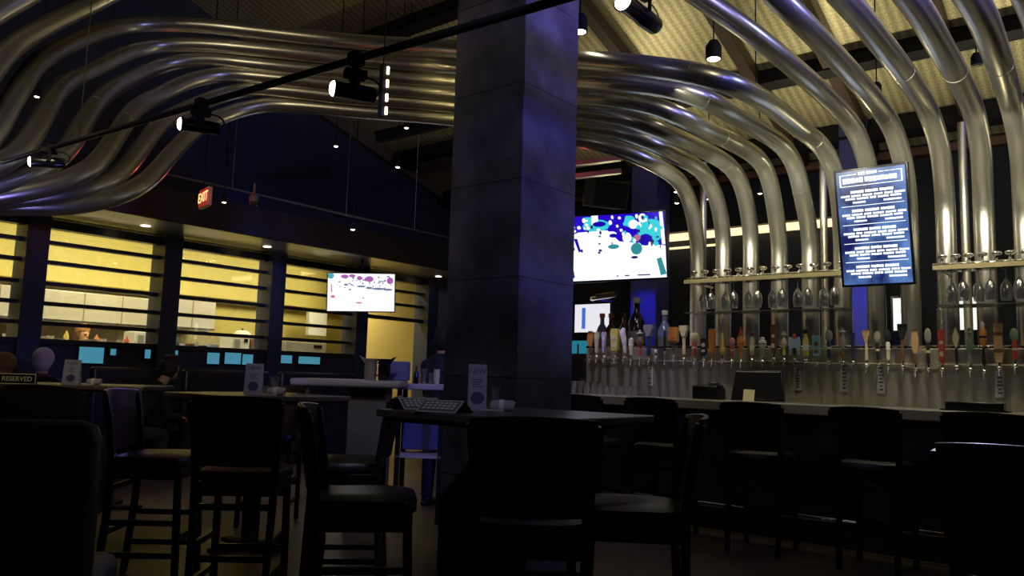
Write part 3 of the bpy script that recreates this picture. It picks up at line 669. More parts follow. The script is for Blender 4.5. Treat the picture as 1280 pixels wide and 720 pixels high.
pic1 = [((.02, .0, .62), .9, [rect(0, 0, 1, .6)]),
        (CY, .85, [rect(0, .02, .17, .42), [(.02, .5), (.07, .48), (.1, .8), (.0, .9)], (.40, .16, .12, .10), (.88, .28, .12, .18), rect(.78, .14, .9, .3), (.70, .12, .05, .09), rect(.3, .02, .36, .2)]),
        (WC, 1.25, [[(0, .66), (.14, .62), (.16, .3), (.24, .25), (.5, .24), (.6, .42), (.85, .48), (1, .52), (1, 1), (0, 1)], rect(.36, 0, .42, .14), (.73, .17, .045, .07), (.81, .08, .035, .07), (.67, .37, .04, .08), [(.955, 0), (.985, 0), (1, .5), (.97, .5)], (.14, .55, .035, .12), (.53, .3, .05, .04)]),
        (DB, .7, [(.10, .30, .07, .06), rect(.05, .36, .16, .5), [(.13, .62), (.17, .62), (.2, .95), (.16, .95)], [(.2, .35), (.23, .35), (.26, .55), (.24, .56)], (.83, .42, .06, .09), (.55, .33, .035, .03), (.43, .14, .06, .04)]),
        ((.05, .45, .5), .6, [(.55, .5, .05, .035), (.75, .55, .05, .09), (.12, .88, .025, .03), [(.92, .72), (.96, .7), (1, .95), (.95, .97)]]),
        ((.6, .2, .35), .8, [(.76, .38, .03, .05)]), (DG, .5, [(.73, .68, .03, .02), rect(.75, .945, .86, .96), rect(.64, .945, .68, .96), rect(.57, .945, .585, .96)])]
_r = random.Random(3)
pic1.insert(3, (CY, .8, [(_r.uniform(.55, .98), _r.uniform(.05, .5), _r.uniform(.008, .025), _r.uniform(.015, .05)) for _ in range(16)]))
pic1.append((WC, 1.15, [(_r.uniform(.02, .98), _r.uniform(.04, .5), _r.uniform(.006, .016), _r.uniform(.01, .035)) for _ in range(34)]))
pic1.append((DG, .5, [(_r.uniform(.03, .98), _r.uniform(.08, .62), _r.uniform(.004, .016), _r.uniform(.006, .03)) for _ in range(30)]))
tv('wall_television', 'bright television showing a hockey game on a blue arena, partly hidden by the slate column', ((694, 268), (826, 350)), 7.4, 1.72,
   (Rv * .96 - Vector((Fw.x, Fw.y, 0)) * .2 + Vector((0, 0, .02))), pic1, W(790, 300, 8.6), (10, (.35, .42, 1)))
pic2 = [((.88, .90, .95), 1.15, [rect(0, 0, 1, 1)]),
        ((.45, .10, .50), .8, [(.25, .08, .06, .05), (.36, .06, .05, .04), (.47, .12, .04, .06), (.62, .14, .06, .08), (.93, .18, .05, .09), rect(.55, .1, .62, .2)]),
        ((.05, .45, .6), .8, [(.04, .06, .05, .09)]), ((.2, .25, .45), .7, [(.27, .3, .03, .03), (.5, .34, .07, .025), (.62, .38, .05, .03), (.76, .4, .1, .03), (.9, .42, .07, .03), (.33, .43, .02, .02), (.53, .65, .015, .015), (.8, .2, .05, .015)]),
        ((.85, .2, .35), .8, [[(.045, .28), (.06, .3), (.07, .5), (.05, .5)], (.08, .62, .035, .04), (.47, .78, .05, .02)])]
pic_dir = (Rv * .97 + Vector((Fw.x, Fw.y, 0)) * .12)
pic2.append(((.3, .2, .45), .6, [(_r.uniform(.1, .98), _r.uniform(.03, .42), _r.uniform(.004, .02), _r.uniform(.008, .025)) for _ in range(40)]))
tv('hanging_television', 'small white-lit television hanging in front of the kitchen windows', ((409, 342), (494, 389)), 11.75, 1.75, pic_dir, pic2, W(452, 330, 11.85) + Vector((.05, .05, .25)), (6, (.9, .8, 1)))
# loudspeaker above the television
e = empty('loudspeaker', W(757, 243, 7.6), label='black wedge loudspeaker mounted above the hockey television', cat='speaker')
q = Matrix.Rotation(A - R(90) + R(20), 3, 'Z') @ Matrix.Rotation(R(12), 3, 'X')
MB().box((0, 0, 0), (.36, .26, .26), q).build('cabinet', mat('speaker_black', (.03, .03, .03), .5), e, bevel=.01)
MB().box(q @ Vector((0, -.133, 0)), (.33, .01, .23), q).build('grille', mat('grille_black', (.006, .006, .008), .8), e, smooth=False)
MB().bar(q @ Vector((0, .1, .05)), (.5, .35, .1), .04, .04).build('bracket', BLACK, e)
# red lit glass racks beyond (two slim shelves)
for k, (y0, y1) in enumerate(((205, 198), (221, 214))):
    a = W(716, y0, 8.6); c = W(776, y1, 8.6)
    tag(MB().bar((a - (a + c) / 2), (c - (a + c) / 2), .08, .05).build('ceiling_slat', mat('red_grey', (.25, .10, .10), .5), loc=(a + c) / 2), ['upper', 'lower'][k] + ' of two dim reddish slats high behind the slate column', 'slat')
lamp('POINT', 'red_glow_light', W(722, 212, 8.3), .8, (1, .1, .12), .05)

# ================================================================== BACK BAR wall things
a = atx(826, 297, 10.7); c = atx(1052, 275, 10.7)
e = empty('light_shelf', (10.8, (a.y + c.y) / 2, a.z), label='long warm-lit shelf strip on the back wall behind the steel pipes', cat='light')
L = abs(a.y - c.y) + .5
MB().box((0, 0, 0), (.12, L, .09)).build('light_strip', LEDY, e, smooth=False); MB().box((-.04, 0, .07), (.2, L, .03)).build('shelf', BLACK, e, smooth=False)
MB().box((-.02, .0 + L * .28, -.17), (.05, L * .40, .025)).build('lower_strip', LEDY, e, smooth=False)
for px, wd, lab in ((812, .42, 'blue-lit square pillar right of the hockey television'), (1075, .34, 'blue-lit square pillar seen between the pipes under the menu screen')):
    p = atx(px, 400, 10.3)
    tag(MB().box((0, 0, 2.3), (wd, wd, 4.6)).build('square_pillar', mat('blue_plaster', (.05, .05, .22), .6), loc=(p.x, p.y, 0), bevel=.01), lab, 'pillar')
    lamp('SPOT', 'pillar_blue_light', (p.x - .9, p.y - .1, 3.0), 60, (.06, .06, 1), .05, (p.x, p.y, 1.7), 50, .9)
def backscreen(px0, px1, y0, y1, x, col, st, label, nm='wall_screen', cat='screen'):
    a = atx(px0, y0, x); c = atx(px1, y1, x); wd = abs(a.y - c.y); h = a.z - c.z
    e = empty(nm, (x, (a.y + c.y) / 2, (a.z + c.z) / 2), label=label, cat=cat)
    MB().box((.03, 0, 0), (.06, wd + .06, h + .06)).build('housing', BLACKG, e, bevel=.005)
    MB().box((-.002, 0, 0), (.003, wd, h)).build('display', emat(nm + '_%d' % px0, col, st), e, smooth=False)
    return e
backscreen(1116, 1131, 373, 413, 10.2, (.95, 1, .95), 1.0, 'narrow white lit screen between the two pipes right of the menu screen')
backscreen(1199, 1226, 372, 412, 9.8, (.95, 1, .9), 1.0, 'white lit screen behind the taps near the right edge')
backscreen(1174, 1180, 388, 414, 10.0, (.3, .6, 1), .6, 'thin blue lit screen sliver left of the white screen near the right edge')
e = backscreen(719, 762, 381, 415, 9.4, (.9, .88, .95), .9, 'white and blue lit screen just right of the slate column, behind the leftmost taps')
MB().box((-.004, .14, 0), (.003, .06, .30)).build('blue_band', emat('screen_blue_band', (.05, .2, .8), .8), e, smooth=False)
e = backscreen(712, 734, 426, 470, 8.6, (.03, .35, .5), .5, 'cyan lit glass-door cooler low beside the slate column', 'drinks_cooler', 'cooler')
MB().box((-.01, 0, 0), (.01, .02, .36)).build('door_frame', BLACK, e, smooth=False); MB().box((.35, 0, -e.location.z / 2 + .13), (.6, .34, e.location.z + .25)).build('cabinet', DKPAINT, e, smooth=False)
tag(MB().tube(crom([(1.6, 0, 0), (.15, 0, 0), (0, -.1, 0), (0, -.45, .03)], .05), .045, 14).build('duct_arm', CHROME, loc=atx(735, 372, 9.2)), 'short shiny horizontal duct above the white screen beside the column', 'duct')
# dark bottles at the back
def bottle(px, y0, y1, x, mglass, label, cap):
    a = atx(px, y0, x); c = atx(px, y1, x); h = a.z - c.z; r = h * .15
    e = empty('bottle', (x, a.y, c.z), label=label, cat='bottle', group=None)
    MB().lathe([(r * .9, 0), (r, .03 * h), (r, .52 * h), (r * .7, .66 * h), (r * .36, .74 * h), (r * .34, .9 * h), (r * .42, .92 * h)], n=18).build('glass_body', mglass, e)
    MB().lathe([(r * .45, .9 * h), (r * .45, h), (0, h * 1.005)], n=14).build('cap', cm(cap), e)
    MB().lathe([(r * 1.02, .20 * h), (r * 1.02, .40 * h)], n=18).build('paper_label', mat('dim_label', (.12, .11, .10), .7), e)
bd = mat('dark_bottle_glass', (.01, .008, .012), .1); bb = mat('blue_bottle_glass', (.12, .16, .3), .15); ba = mat('amber_bottle_glass', (.06, .025, .01), .15)
SHX = 8.0
zsh = atx(790, 443, SHX).z
tag(MB().box((0, 0, zsh / 2), (.3, 2.2, zsh)).build('back_shelf_unit', DKPAINT, loc=(SHX, atx(795, 440, SHX).y - .2, 0), smooth=False), 'dark shelf unit behind the left end of the tap tower holding bottles', 'shelf')
bottle(796, 372, 443, SHX, bd, 'tallest dark bottle with a silver cap behind the left taps', GR)
bottle(764, 392, 443, SHX, ba, 'tall amber bottle behind the left taps, left of the tallest dark one', BR)
bottle(781, 391, 443, SHX, ba, 'amber bottle with a dark cap behind the white horn tap', K)
bottle(831, 388, 443, SHX, bb, 'pale blue bottle standing behind the left taps', WHT)
bottle(753, 392, 443, SHX, bb, 'pale blue bottle nearest the white screen behind the left taps', RED)

# ================================================================== ON THE BAR
BZ = 1.09
def tumbler(px, x, h, r, label, group=None, base=None, name='drinking_glass'):
    p = atx(px, 490, x)
    o = MB().lathe([(0, 0.004), (r * .75, .0), (r * .8, .002), (r, h), (r * .93, h), (r * .72, .012), (0, .012)], n=16).build(name, GLASSW, loc=(x, p.y, BZ))
    tag(o, label, 'glass', group); return o
for k, px in enumerate((716, 724, 733, 741, 750, 758, 768, 777, 786, 793)):
    tumbler(px, 6.75 + .12 * (k % 2), .13 if k < 5 else .09, .035, 'clear drinking glass upside among the cluster at the left end of the bar top', 'clear glasses at the left end of the bar')
e = empty('tip_jar', (6.95, atx(726, 480, 6.95).y, BZ), label='brown domed jar among the clear glasses at the left end of the bar', cat='jar')
MB().lathe([(.05, 0), (.06, .02), (.06, .09), (.04, .13), (0, .14)], n=18).build('body', ba, e); MB().lathe([(.015, .13), (.02, .15), (0, .16)], n=12).build('lid_knob', cm(K), e)
# register screen
a = atx(912, 456, 6.9); c = atx(975, 456, 6.9)
e = empty('register_screen', (6.92, (a.y + c.y) / 2, BZ), label='black point-of-sale touch screen seen from behind on the bar', cat='screen')
wd = abs(a.y - c.y); M = frame((0, -1, 0), (.18, 0, 1), (0, 0, 0))
b = MB(); b.prism([(-wd * .5, .0), (wd * .56, 0), (wd * .47, .28), (-wd * .44, .28)], lambda x, y, z: M @ Vector((x, y, z)), -.04, 0); b.build('housing', BLACKG, e, bevel=.006)
b = MB(); panel(b, M, -wd * .42, wd * .44, .262, .268, .0, .003); b.build('edge_highlight_strip', mat('grey_strip', (.3, .3, .32), .3), e, smooth=False)
MB().box((.06, 0, .01), (.2, .2, .02)).build('base', BLACKG, e, bevel=.004)
p = atx(936, 488, 6.80)
tag(MB().box((0, 0, .05), (.004, .10, .105), Matrix.Rotation(R(14), 3, 'Y')).build('paper_card', mat('cream_card', (.62, .57, .32), .6), loc=(6.80, p.y, BZ)), 'cream paper card leaning against the register screen on the bar', 'card')
p = atx(886, 488, 6.85)
e = empty('receipt_printer', (6.85, p.y, BZ), label='black receipt printer left of the register screen on the bar', cat='printer')
MB().prism([(-.1, 0), (.1, 0), (.1, .10), (.03, .135), (-.1, .12)], lambda x, z, y: Vector((x, y, z)), -.12, .12).build('body', BLACKG, e, bevel=.008)
MB().box((0, -.05, .14), (.08, .08, .03)).build('paper_cover', mat('printer_grey', (.05, .05, .055), .4), e, bevel=.005)
p = atx(1218, 503, 6.62)
e = empty('service_tray', (6.66, p.y, BZ), label='long black bar caddy tray near the right end of the bar top', cat='tray')
MB().box((0, 0, .006), (.16, .44, .012)).build('base', BLACKG, e, smooth=False)
b = MB()
for q in (-.07, .07): b.box((q, 0, .035), (.012, .36, .06))
for q in (-.18, .18): b.box((0, q, .035), (.14, .012, .06))
b.build('rim', BLACKG, e, bevel=.003)

# ================================================================== CHAIRS
def bar_chair(name='bar_chair'):
    t = empty(name)
    sz = .695
    b = MB()                                 # padded seat
    rows = []
    N = 24
    def ring(r, z):
        out = []
        for k in range(N):
            an = 2 * math.pi * k / N; cx = math.copysign(abs(math.cos(an)) ** .45, math.cos(an)); sy = math.copysign(abs(math.sin(an)) ** .45, math.sin(an))
            out.append(Vector((cx * .215 * r, sy * (.22 + .015 * cx) * r, z)))
        return out
    prof = [(.93, -.03), (1, -.015), (1, .012), (.96, .032), (.8, .045), (.4, .05), (.02, .05)]
    vs_ = []; 
    for r, z in prof: vs_ += ring(r, sz + z)
    fs = [(i * N + k, i * N + (k + 1) % N, (i + 1) * N + (k + 1) % N, (i + 1) * N + k) for i in range(len(prof) - 1) for k in range(N)]
    fs += [tuple(range(N - 1, -1, -1)), tuple((len(prof) - 1) * N + k for k in range(N))]
    b.add(vs_, fs); b.build('seat', DLEATH, t)
    MB().box((0, 0, sz - .06), (.39, .40, .065)).build('seat_frame', DWOOD, t, bevel=.004)
    b = MB()                                 # curved back panel: arc in plan, leaning
    nu, nv = 12, 8; out = []; inn = []
    for j in range(nv + 1):
        v = j / nv; z = .755 + v * .345; lean = -.20 - .055 * v; hw = .205 + .022 * v
        for i in range(nu + 1):
            u = -1 + 2 * i / nu; zz = z + (.012 * (1 - u * u) * v)
            x = lean - .045 * (1 - u * u); out.append(Vector((x - .011, u * hw, zz))); inn.append(Vector((x + .011, u * hw, zz)))
    W_ = nu + 1; n0 = len(out); vs_ = out + inn; fs = []
    for j in range(nv):
        for i in range(nu):
            a_ = j * W_ + i; fs.append((a_, a_ + W_, a_ + W_ + 1, a_ + 1)); fs.append((n0 + a_, n0 + a_ + 1, n0 + a_ + W_ + 1, n0 + a_ + W_))
    for i in range(nu):
        fs.append((i, i + 1, n0 + i + 1, n0 + i)); a_ = nv * W_ + i; fs.append((a_ + 1, a_, n0 + a_, n0 + a_ + 1))
    for j in range(nv):
        a_ = j * W_; fs.append((a_ + W_, a_, n0 + a_, n0 + a_ + W_)); a_ = j * W_ + nu; fs.append((a_, a_ + W_, n0 + a_ + W_, n0 + a_))
    b.add(vs_, fs); b.build('backrest', DWOOD, t, bevel=.005)
    for s in (-1, 1):
        b = MB(); pts = [Vector((-.235, s * .185, 0)), Vector((-.20, s * .192, .45)), Vector((-.195, s * .2, .74)), Vector((-.222, s * .212, .95)), Vector((-.250, s * .222, 1.08))]
        for q in range(4): b.bar(pts[q], pts[q + 1] + (pts[q + 1] - pts[q]) * .01, .034, .036)
        b.build('leg', DWOOD, t, bevel=.003)
        MB().bar((.20, s * .19, 0), (.175, s * .185, sz - .03), .036, .036).build('leg', DWOOD, t, bevel=.003)
    for s in (-1, 1):
        for z in (.18, .36): MB().bar((-.215, s * .187, z), (.19, s * .187, z), .02, .032).build('stretcher', DWOOD, t, smooth=False)
    MB().bar((.19, -.19, .27), (.19, .19, .27), .022, .04).build('foot_rail', DWOOD, t, smooth=False)
    MB().bar((-.215, -.19, .30), (-.215, .19, .30), .02, .032).build('stretcher', DWOOD, t, smooth=False)
    MB().bar((-.20, -.19, .55), (-.20, .19, .55), .02, .032).build('stretcher', DWOOD, t, smooth=False)
    return t
ch0 = bar_chair(); used = False
def place_chair(px, d, face, label, group=None, xy=None, name='bar_chair'):
    """face: angle of the seat front in degrees (world)."""
    global used
    o = ch0 if not used else copytree(ch0); used = True
    p = gnd(px, d) if xy is None else Vector((xy[0], xy[1], 0))
    o.location = p; o.rotation_euler = (0, 0, R(face)); tag(o, label, 'chair', group); return o
place_chair(665, 3.05, 40, 'nearest dark wooden bar chair, back to the view, in front of the slate column')
place_chair(793, 3.40, 38.6 + 90 - 6, 'dark bar chair right of the nearest one, its seat catching blue light, facing left')
place_chair(466, 3.45, 38.6 - 90 + 8, 'dark bar chair with a shiny padded seat facing right, left of the centre table')
place_chair(315, 4.25, 42, 'dark bar chair with its back to the view at the middle-left table')
place_chair(208, 4.75, -48, 'dark bar chair whose back shines purple, below the right end of the reserved table')
place_chair(440, 4.75, 38.6 + 95, 'dark bar chair with a lilac-lit seat tucked beyond the pale-topped counter chair')
place_chair(78, 5.25, 40, 'dark bar chair with its back to the view under the reserved table')
place_chair(345, 6.55, 222, 'dark bar chair facing the view across the middle-left table')
place_chair(0, 0, -12, 'dark chair at bottom right whose curved back rim catches a pale highlight', xy=tuple(gnd(1322, 2.2).xy))
for k, px in enumerate((745, 831, 952, 1094, 1235)):
    p = atx(px, 500, 5.98)
    place_chair(0, 0, 3 * (k % 3 - 1), ['dark bar stool at the counter nearest the slate column', 'second bar stool along the counter from the slate column', 'bar stool at the counter in front of the register screen',
        'bar stool at the counter below the menu screen', 'bar stool at the counter in front of the black tray'][k], 'stools along the bar', xy=(5.98, p.y))
# navy upholstered seat at bottom left
e = empty('lounge_chair', gnd(2, 2.15), R(54), label='navy upholstered high-backed chair filling the bottom left corner, seen from behind', cat='chair')
def rbox(sx, sy, sz_, c, r=.05):
    b = MB().box(c, (sx, sy, sz_)); return b, r
b, r = rbox(.12, .64, .62, (-.27, 0, .80)); b.build('backrest', NAVY, e, bevel=.05)
b, r = rbox(.52, .58, .14, (0, 0, .62)); b.build('seat', NAVY, e, bevel=.04)
for sx in (-.24, .22):
    for sy in (-.24, .24): MB().bar((sx, sy, 0), (sx, sy, .56), .045, .045).build('leg', DWOOD, e, smooth=False)
b = MB()
for sy in (-.24, .24): b.bar((-.24, sy, .3), (.22, sy, .3), .025, .03)
b.build('stretcher', DWOOD, e, smooth=False)

# ================================================================== TABLES
def table(name, c, sx, sy, z, label, rz=0, top=TTOP, edge=TEDGE, two=False):
    e = empty(name, (c[0], c[1], 0), rz, label=label, cat='table')
    MB().box((0, 0, z - .018), (sx, sy, .036)).build('tabletop', top, e, bevel=.006)
    MB().box((0, 0, z - .045), (sx * .94, sy * .94, .025)).build('edge_frame', edge, e, smooth=False)
    xs = (-sx * .3, sx * .3) if two else (0,)
    for x in xs:
        MB().box((x, 0, z / 2), (.09, .09, z - .05)).build('pedestal', BLACK, e, bevel=.004)
        b = MB(); b.box((x, 0, .02), (.6, .08, .03)); b.box((x, 0, .021), (.08, .6, .03)); b.build('foot_cross', BLACK, e, bevel=.004)
    return e
TZ = 1.07
T4 = (3.16, 2.46); table('high_table', T4, 1.0, 1.0, TZ, 'dark square high table in front of the slate column holding card, glass and menus')
t2 = gnd(325, 5.65); table('high_table', t2.xy, .92, .92, TZ, 'dark high table with a card, glass and napkin roll, left of the pale service counter')
t1 = gnd(60, 6.9); table('high_table', t1.xy, 1.9, .8, TZ, 'long dark high table carrying the reserved sign at the left', rz=R(-46), two=True)
# pale service counter
p = W(448, 480, 6.35); zc = 1.185
e = empty('service_counter', gnd(440, 6.45), A - R(90), label='pale lilac-grey service counter with pitchers on it left of the slate column', cat='counter')
MB().box((0, 0, zc - .03), (.86, .60, .06)).build('counter_top', TPALE, e, bevel=.02)
MB().box((.16, .02, (zc - .06) / 2), (.30, .36, zc - .06)).build('cabinet', mat('counter_base_grey', (.16, .15, .16), .5), e, bevel=.01)
e2 = empty('glass_shelf_counter', gnd(530, 6.9), A - R(90), label='blue-lit low shelf counter with bottles and glasses touching the slate column', cat='counter')
MB().box((0, 0, zc - .05), (.42, .45, .05)).build('counter_top', TPALE, e2, bevel=.01)
b = MB()
for sx in (-.18, .18):
    for sy in (-.18, .18): b.box((sx, sy, (zc - .07) / 2), (.04, .04, zc - .07))
b.build('leg_frame', BLACK, e2, smooth=False)
MB().box((0, 0, .55), (.38, .40, .02)).build('lower_shelf', TPALE, e2, smooth=False)
MB().box((0, .1, .80), (.34, .2, .42)).build('storage_bin', mat('blue_plastic', (.06, .07, .18), .5), e2, bevel=.01)
def at_surface(px, d, z): p = gnd(px, d); return (p.x, p.y, z)
# blue box
tag(MB().box((0, 0, .085), (.19, .16, .17), Matrix.Rotation(A - R(90), 3, 'Z')).build('plastic_box', mat('blue_violet_plastic', (.18, .18, .60), .45), loc=at_surface(501, 6.62, zc), bevel=.008) if False else
    MB().box((0, 0, .08), (.19, .16, .16), Matrix.Rotation(A - R(90), 3, 'Z')).build('plastic_box', mat('blue_violet_plastic', (.18, .18, .60), .45), loc=at_surface(497, 6.62, zc), bevel=.008), 'violet-blue plastic box at the right end of the service counter', 'box')
def pitcher(px, d, m, label):
    e = empty('water_pitcher', at_surface(px, d, zc), A + R(90 if px < 470 else -90), label=label, cat='pitcher')
    MB().lathe([(.042, 0), (.048, .01), (.052, .10), (.046, .14), (.060, .172), (.056, .172), (.042, .14), (.047, .1), (.04, .015), (0, .012)], n=20).build('body', m, e)
    MB().prism([(.04, .12), (.095, .195), (.04, .168)], lambda x, z, y: Vector((x, y, z)), -.014, .014).build('spout', m, e)
    MB().tube(crom([(-.046, 0, .14), (-.09, 0, .13), (-.09, 0, .06), (-.05, 0, .035)], .01), .007, 8).build('handle', m, e)
pitcher(463, 6.35, mat('pewter', (.40, .37, .32), .35, .4), 'steel pitcher, left one of the pair on the service counter')
pitcher(480, 6.35, bd, 'dark pitcher with a flared lip, right one of the pair on the service counter')
for px, h, lab in ((520, .15, 'small dark bottle'), (530, .13, 'tall clear glass'), (539, .10, 'short clear glass'), (546, .13, 'pale cream cup')):
    m = {520: bd, 530: GLASSW, 539: GLASSW, 546: cm(CR)}[px]; r = .022 if px < 525 else .028
    pr = [(r, 0), (r, h * .6), (r * .4, h * .75), (r * .4, h)] if px == 520 else [(r * .8, 0), (r, h), (r * .9, h), (r * .7, .01), (0, .01)]
    tag(MB().lathe(pr, n=16).build('bottle' if px == 520 else 'drinking_glass' if px < 545 else 'paper_cup', m, loc=at_surface(px, 6.85, zc - .025)), lab + ' on the blue-lit shelf counter beside the slate column', 'cup' if px > 545 else ('bottle' if px == 520 else 'glass'))

# table-top things
def tent_card(px, d, label, z=TZ, h=.21, wd=.09):
    e = empty('table_tent_card', at_surface(px, d, z), A - R(90) + R(8), label=label, cat='card')
    cmx = mat('tent_card_print', (.26, .26, .36), .4)
    MB().prism([(-.035, 0), (.035, 0), (.003, h), (-.003, h)], lambda y, z_, x: Vector((x, y, z_)), -wd / 2, wd / 2).build('card', cmx, e, smooth=False)
    M = frame((1, 0, 0), (0, .032 / h, 1), (0, -.0335, 0))
    textmesh('NEW', 'heading_text', .038, mat('card_ink', (.02, .02, .12), .5), e, M @ Matrix.Translation((0, h * .85, .001)), .0005)
    b = MB()
    for q in range(4): panel(b, M, -.03 + .006 * (q % 2), .028 - .008 * (q % 3), h * (.66 - q * .05), h * (.68 - q * .05), .0005, .0015)
    n = 14; b.prism([(math.cos(2 * math.pi * k / n) * .036, h * .27 + math.sin(2 * math.pi * k / n) * .032) for k in range(n)], lambda x, y, z_: M @ Vector((x, y, z_)), .0005, .0015)
    b.build('printed_picture', mat('card_ink', (.02, .02, .12), .5), e, smooth=False)
def napkin_roll(px, d, label, z=TZ):
    e = empty('napkin_roll', at_surface(px, d, z), A - R(90) - R(8), label=label, cat='napkin')
    MB().tube([(-.055, 0, .028), (-.03, 0, .028), (.06, 0, .028), (.065, 0, .026)], [.022, .028, .028, .02], 14).build('napkin', mat('napkin_cloth', (.38, .34, .36), .8), e)
    MB().cyl((-.01, 0, .028), (.015, 0, .028), .030).build('paper_band', PAPER, e)
    MB().box((-.04, -.01, .004), (.12, .07, .008)).build('coaster', mat('coaster_board', (.45, .42, .38), .7), e, bevel=.002)
def table_glass(px, d, label, z=TZ):
    tag(MB().lathe([(0, .004), (.026, 0), (.028, .004), (.034, .125), (.032, .125), (.026, .014), (0, .014)], n=20).build('drinking_glass', GLASSW, loc=at_surface(px, d, z)), label, 'glass')
tent_card(597, 4.05, 'lilac table tent card reading NEW on the table before the slate column', h=.235, wd=.095)
table_glass(618, 4.22, 'clear glass behind the napkin roll on the table before the slate column')
napkin_roll(628, 4.05, 'napkin roll beside the clear glass on the table before the slate column')
tent_card(318, 5.5, 'lilac table tent card on the middle-left table', h=.215, wd=.12)
table_glass(343, 5.65, 'clear glass behind the napkin roll on the middle-left table')
napkin_roll(346, 5.45, 'napkin roll on the middle-left table')
tent_card(90, 6.6, 'lilac table tent card at the right of the reserved sign', h=.21, wd=.13)
napkin_roll(118, 6.75, 'yellow-lit napkin roll right of the leftmost tent card')
# reserved sign
e = empty('reserved_sign', at_surface(22, 6.25, TZ), A - R(90) + R(4), label='small black and cream sign reading RESERVED at the left edge', cat='sign')
MB().box((0, 0, .045), (.30, .012, .09)).build('plate', BLACKG, e, bevel=.002)
b = MB(); cs = mat('sign_cream', (.62, .58, .34), .5, emit=(.62, .58, .3), es=.0)
for (x, z, a_, b_) in ((0, .084, .29, .006), (0, .006, .29, .006), (-.142, .045, .006, .08), (.142, .045, .006, .08)): b.box((x, -.007, z), (a_, .003, b_))
b.build('border', cs, e, smooth=False)
textmesh('RESERVED', 'lettering', .052, cs, e, frame((1, 0, 0), (0, 0, 1), (0, -.0075, .044)), .001)
MB().box((0, .02, .01), (.2, .05, .02)).build('stand', BLACKG, e, smooth=False)
# folded menus on the front table
ex = .0
def folded_menu(px, d, rz, label):
    e = empty('folded_menu', at_surface(px, d, TZ), rz, label=label, cat='menu')
    for s in (-1, 1):
        M = frame((1, 0, 0), (0, -s * .85, .52), (0, s * .092, .000))
        b = MB(); panel(b, M, -.11, .11, 0, .108, 0, .002); b.build('page', mat('menu_page', (.10, .095, .09), .5), e, smooth=False)
        if s < 0:
            b = MB(); panel(b, M, -.105, .105, .004, .010, .0022, .0028); panel(b, M, -.105, .105, .098, .104, .0022, .0028); panel(b, M, -.105, -.10, .004, .104, .0022, .0028); panel(b, M, .10, .105, .004, .104, .0022, .0028)
            for q in range(3):
                for k in range(7): panel(b, M, -.085 + k * .025, -.067 + k * .025, .03 + q * .022, .044 + q * .022, .0022, .0028)
            b.build('print', mat('menu_print', (.6, .58, .5), .6), e, smooth=False)
folded_menu(557, 3.75, A - R(90) - R(24), 'open folded menu with white print lying tented on the front table')
folded_menu(523, 4.0, A - R(90) + R(30), 'dark folded menu lying behind the printed one on the front table')

# ================================================================== LIGHT FIXTURES
# black suspended pipe with spotlights
TRX = 1.95; a = atx(720, -8, TRX); c = atx(-120, 222, TRX); zp = aty(440, 76, atx(440, 76, TRX).y).z
e = empty('lighting_rail', (TRX, 3.4, 0), label='black suspended lighting pipe crossing the view from lower left to the top', cat='lighting rail')
z1 = atx(720, -6, TRX).z; z2 = atx(40, 192, TRX).z; y1 = atx(720, -6, TRX).y; y2 = atx(40, 192, TRX).y
def railz(y): return z1 + (z2 - z1) * (y - y1) / (y2 - y1)
MB().tube([(0, y1 - 1.5 - 3.4, railz(y1 - 1.5)), (0, y2 + 1.2 - 3.4, railz(y2 + 1.2))], .016, 12).build('pipe', mat('rail_black', (.02, .02, .022), .3), e)
for y in (1.2, 4.9, 8.0): MB().cyl((0, y - 3.4, railz(y)), (0, y - 3.4, 5.8), .003, n=6).build('hanger_wire', BLACK, e)
def stage_light(px, py, L, r, aim, label, glow=1.0, col=(1, .92, .7), d=None):
    pt = atx(px, py, TRX) if d is None else W(px, py, d)
    y = pt.y; zz = railz(y) if d is None else pt.z + .16
    e = empty('track_spotlight', pt, label=label, cat='spotlight')
    ax = Vector(aim).normalized(); q = ax.to_track_quat('Z', 'Y').to_matrix()
    MB().lathe([(r * .7, -L * .5), (r * .85, -L * .45), (r * .9, -L * .1), (r * .82, L * .05), (r * .85, L * .4), (r, L * .5), (r * .9, L * .5), (r * .78, L * .42), (0, L * .42)], n=22, axis=q).build('housing', BLACKG, e)
    MB().lathe([(r * .84, L * .49), (r * .84, L * .51), (r * .6, L * .56), (0, L * .58)], n=20, axis=q).build('lens', mat('spot_lens_glow', (1, 1, 1), .5, emit=(1, .93, .74), es=9 * glow), e)
    sd = ax.cross(Vector((0, 0, 1))).normalized()
    b = MB()
    for s in (-1, 1): b.bar(sd * r * 1.05 * s, sd * r * 1.05 * s + Vector((0, 0, r * 1.9)), .012, .02)
    b.bar(-sd * r * 1.15 + Vector((0, 0, r * 1.9)), sd * r * 1.15 + Vector((0, 0, r * 1.9)), .03, .03)
    b.box((0, 0, r * 2.0), (L * .5, .05, .03), Matrix.Rotation(math.atan2(ax.y, ax.x), 3, 'Z'))
    b.build('yoke', BLACK, e)
    b = MB(); b.cyl((0, 0, r * 1.9), (0, 0, max(r * 2.2, zz - pt.z)), .012); b.box((0, 0, zz - pt.z), (.05, .05, .05)); b.build('clamp', BLACK, e)
    b = MB(); b.tube(crom([ax * -L * .5, ax * -L * .62 + Vector((0, 0, .03)), ax * -L * .5 + Vector((0, 0, r * 1.6)), Vector((0, 0, r * 2))], .01), .004, 6); b.build('cable', BLACK, e)
    if glow: lamp('SPOT', 'track_spot_light', pt + ax * (L * .62), 12 * glow, col, .025, pt + ax * 3, 50, .5)
    return e
stage_light(443, 115, .17, .036, -R0 * 1 - Vector((Fw.x, Fw.y, 0)) * .5 + Vector((0, 0, -.02)), 'black track spotlight in the centre left, pointing left under the rail', 1)
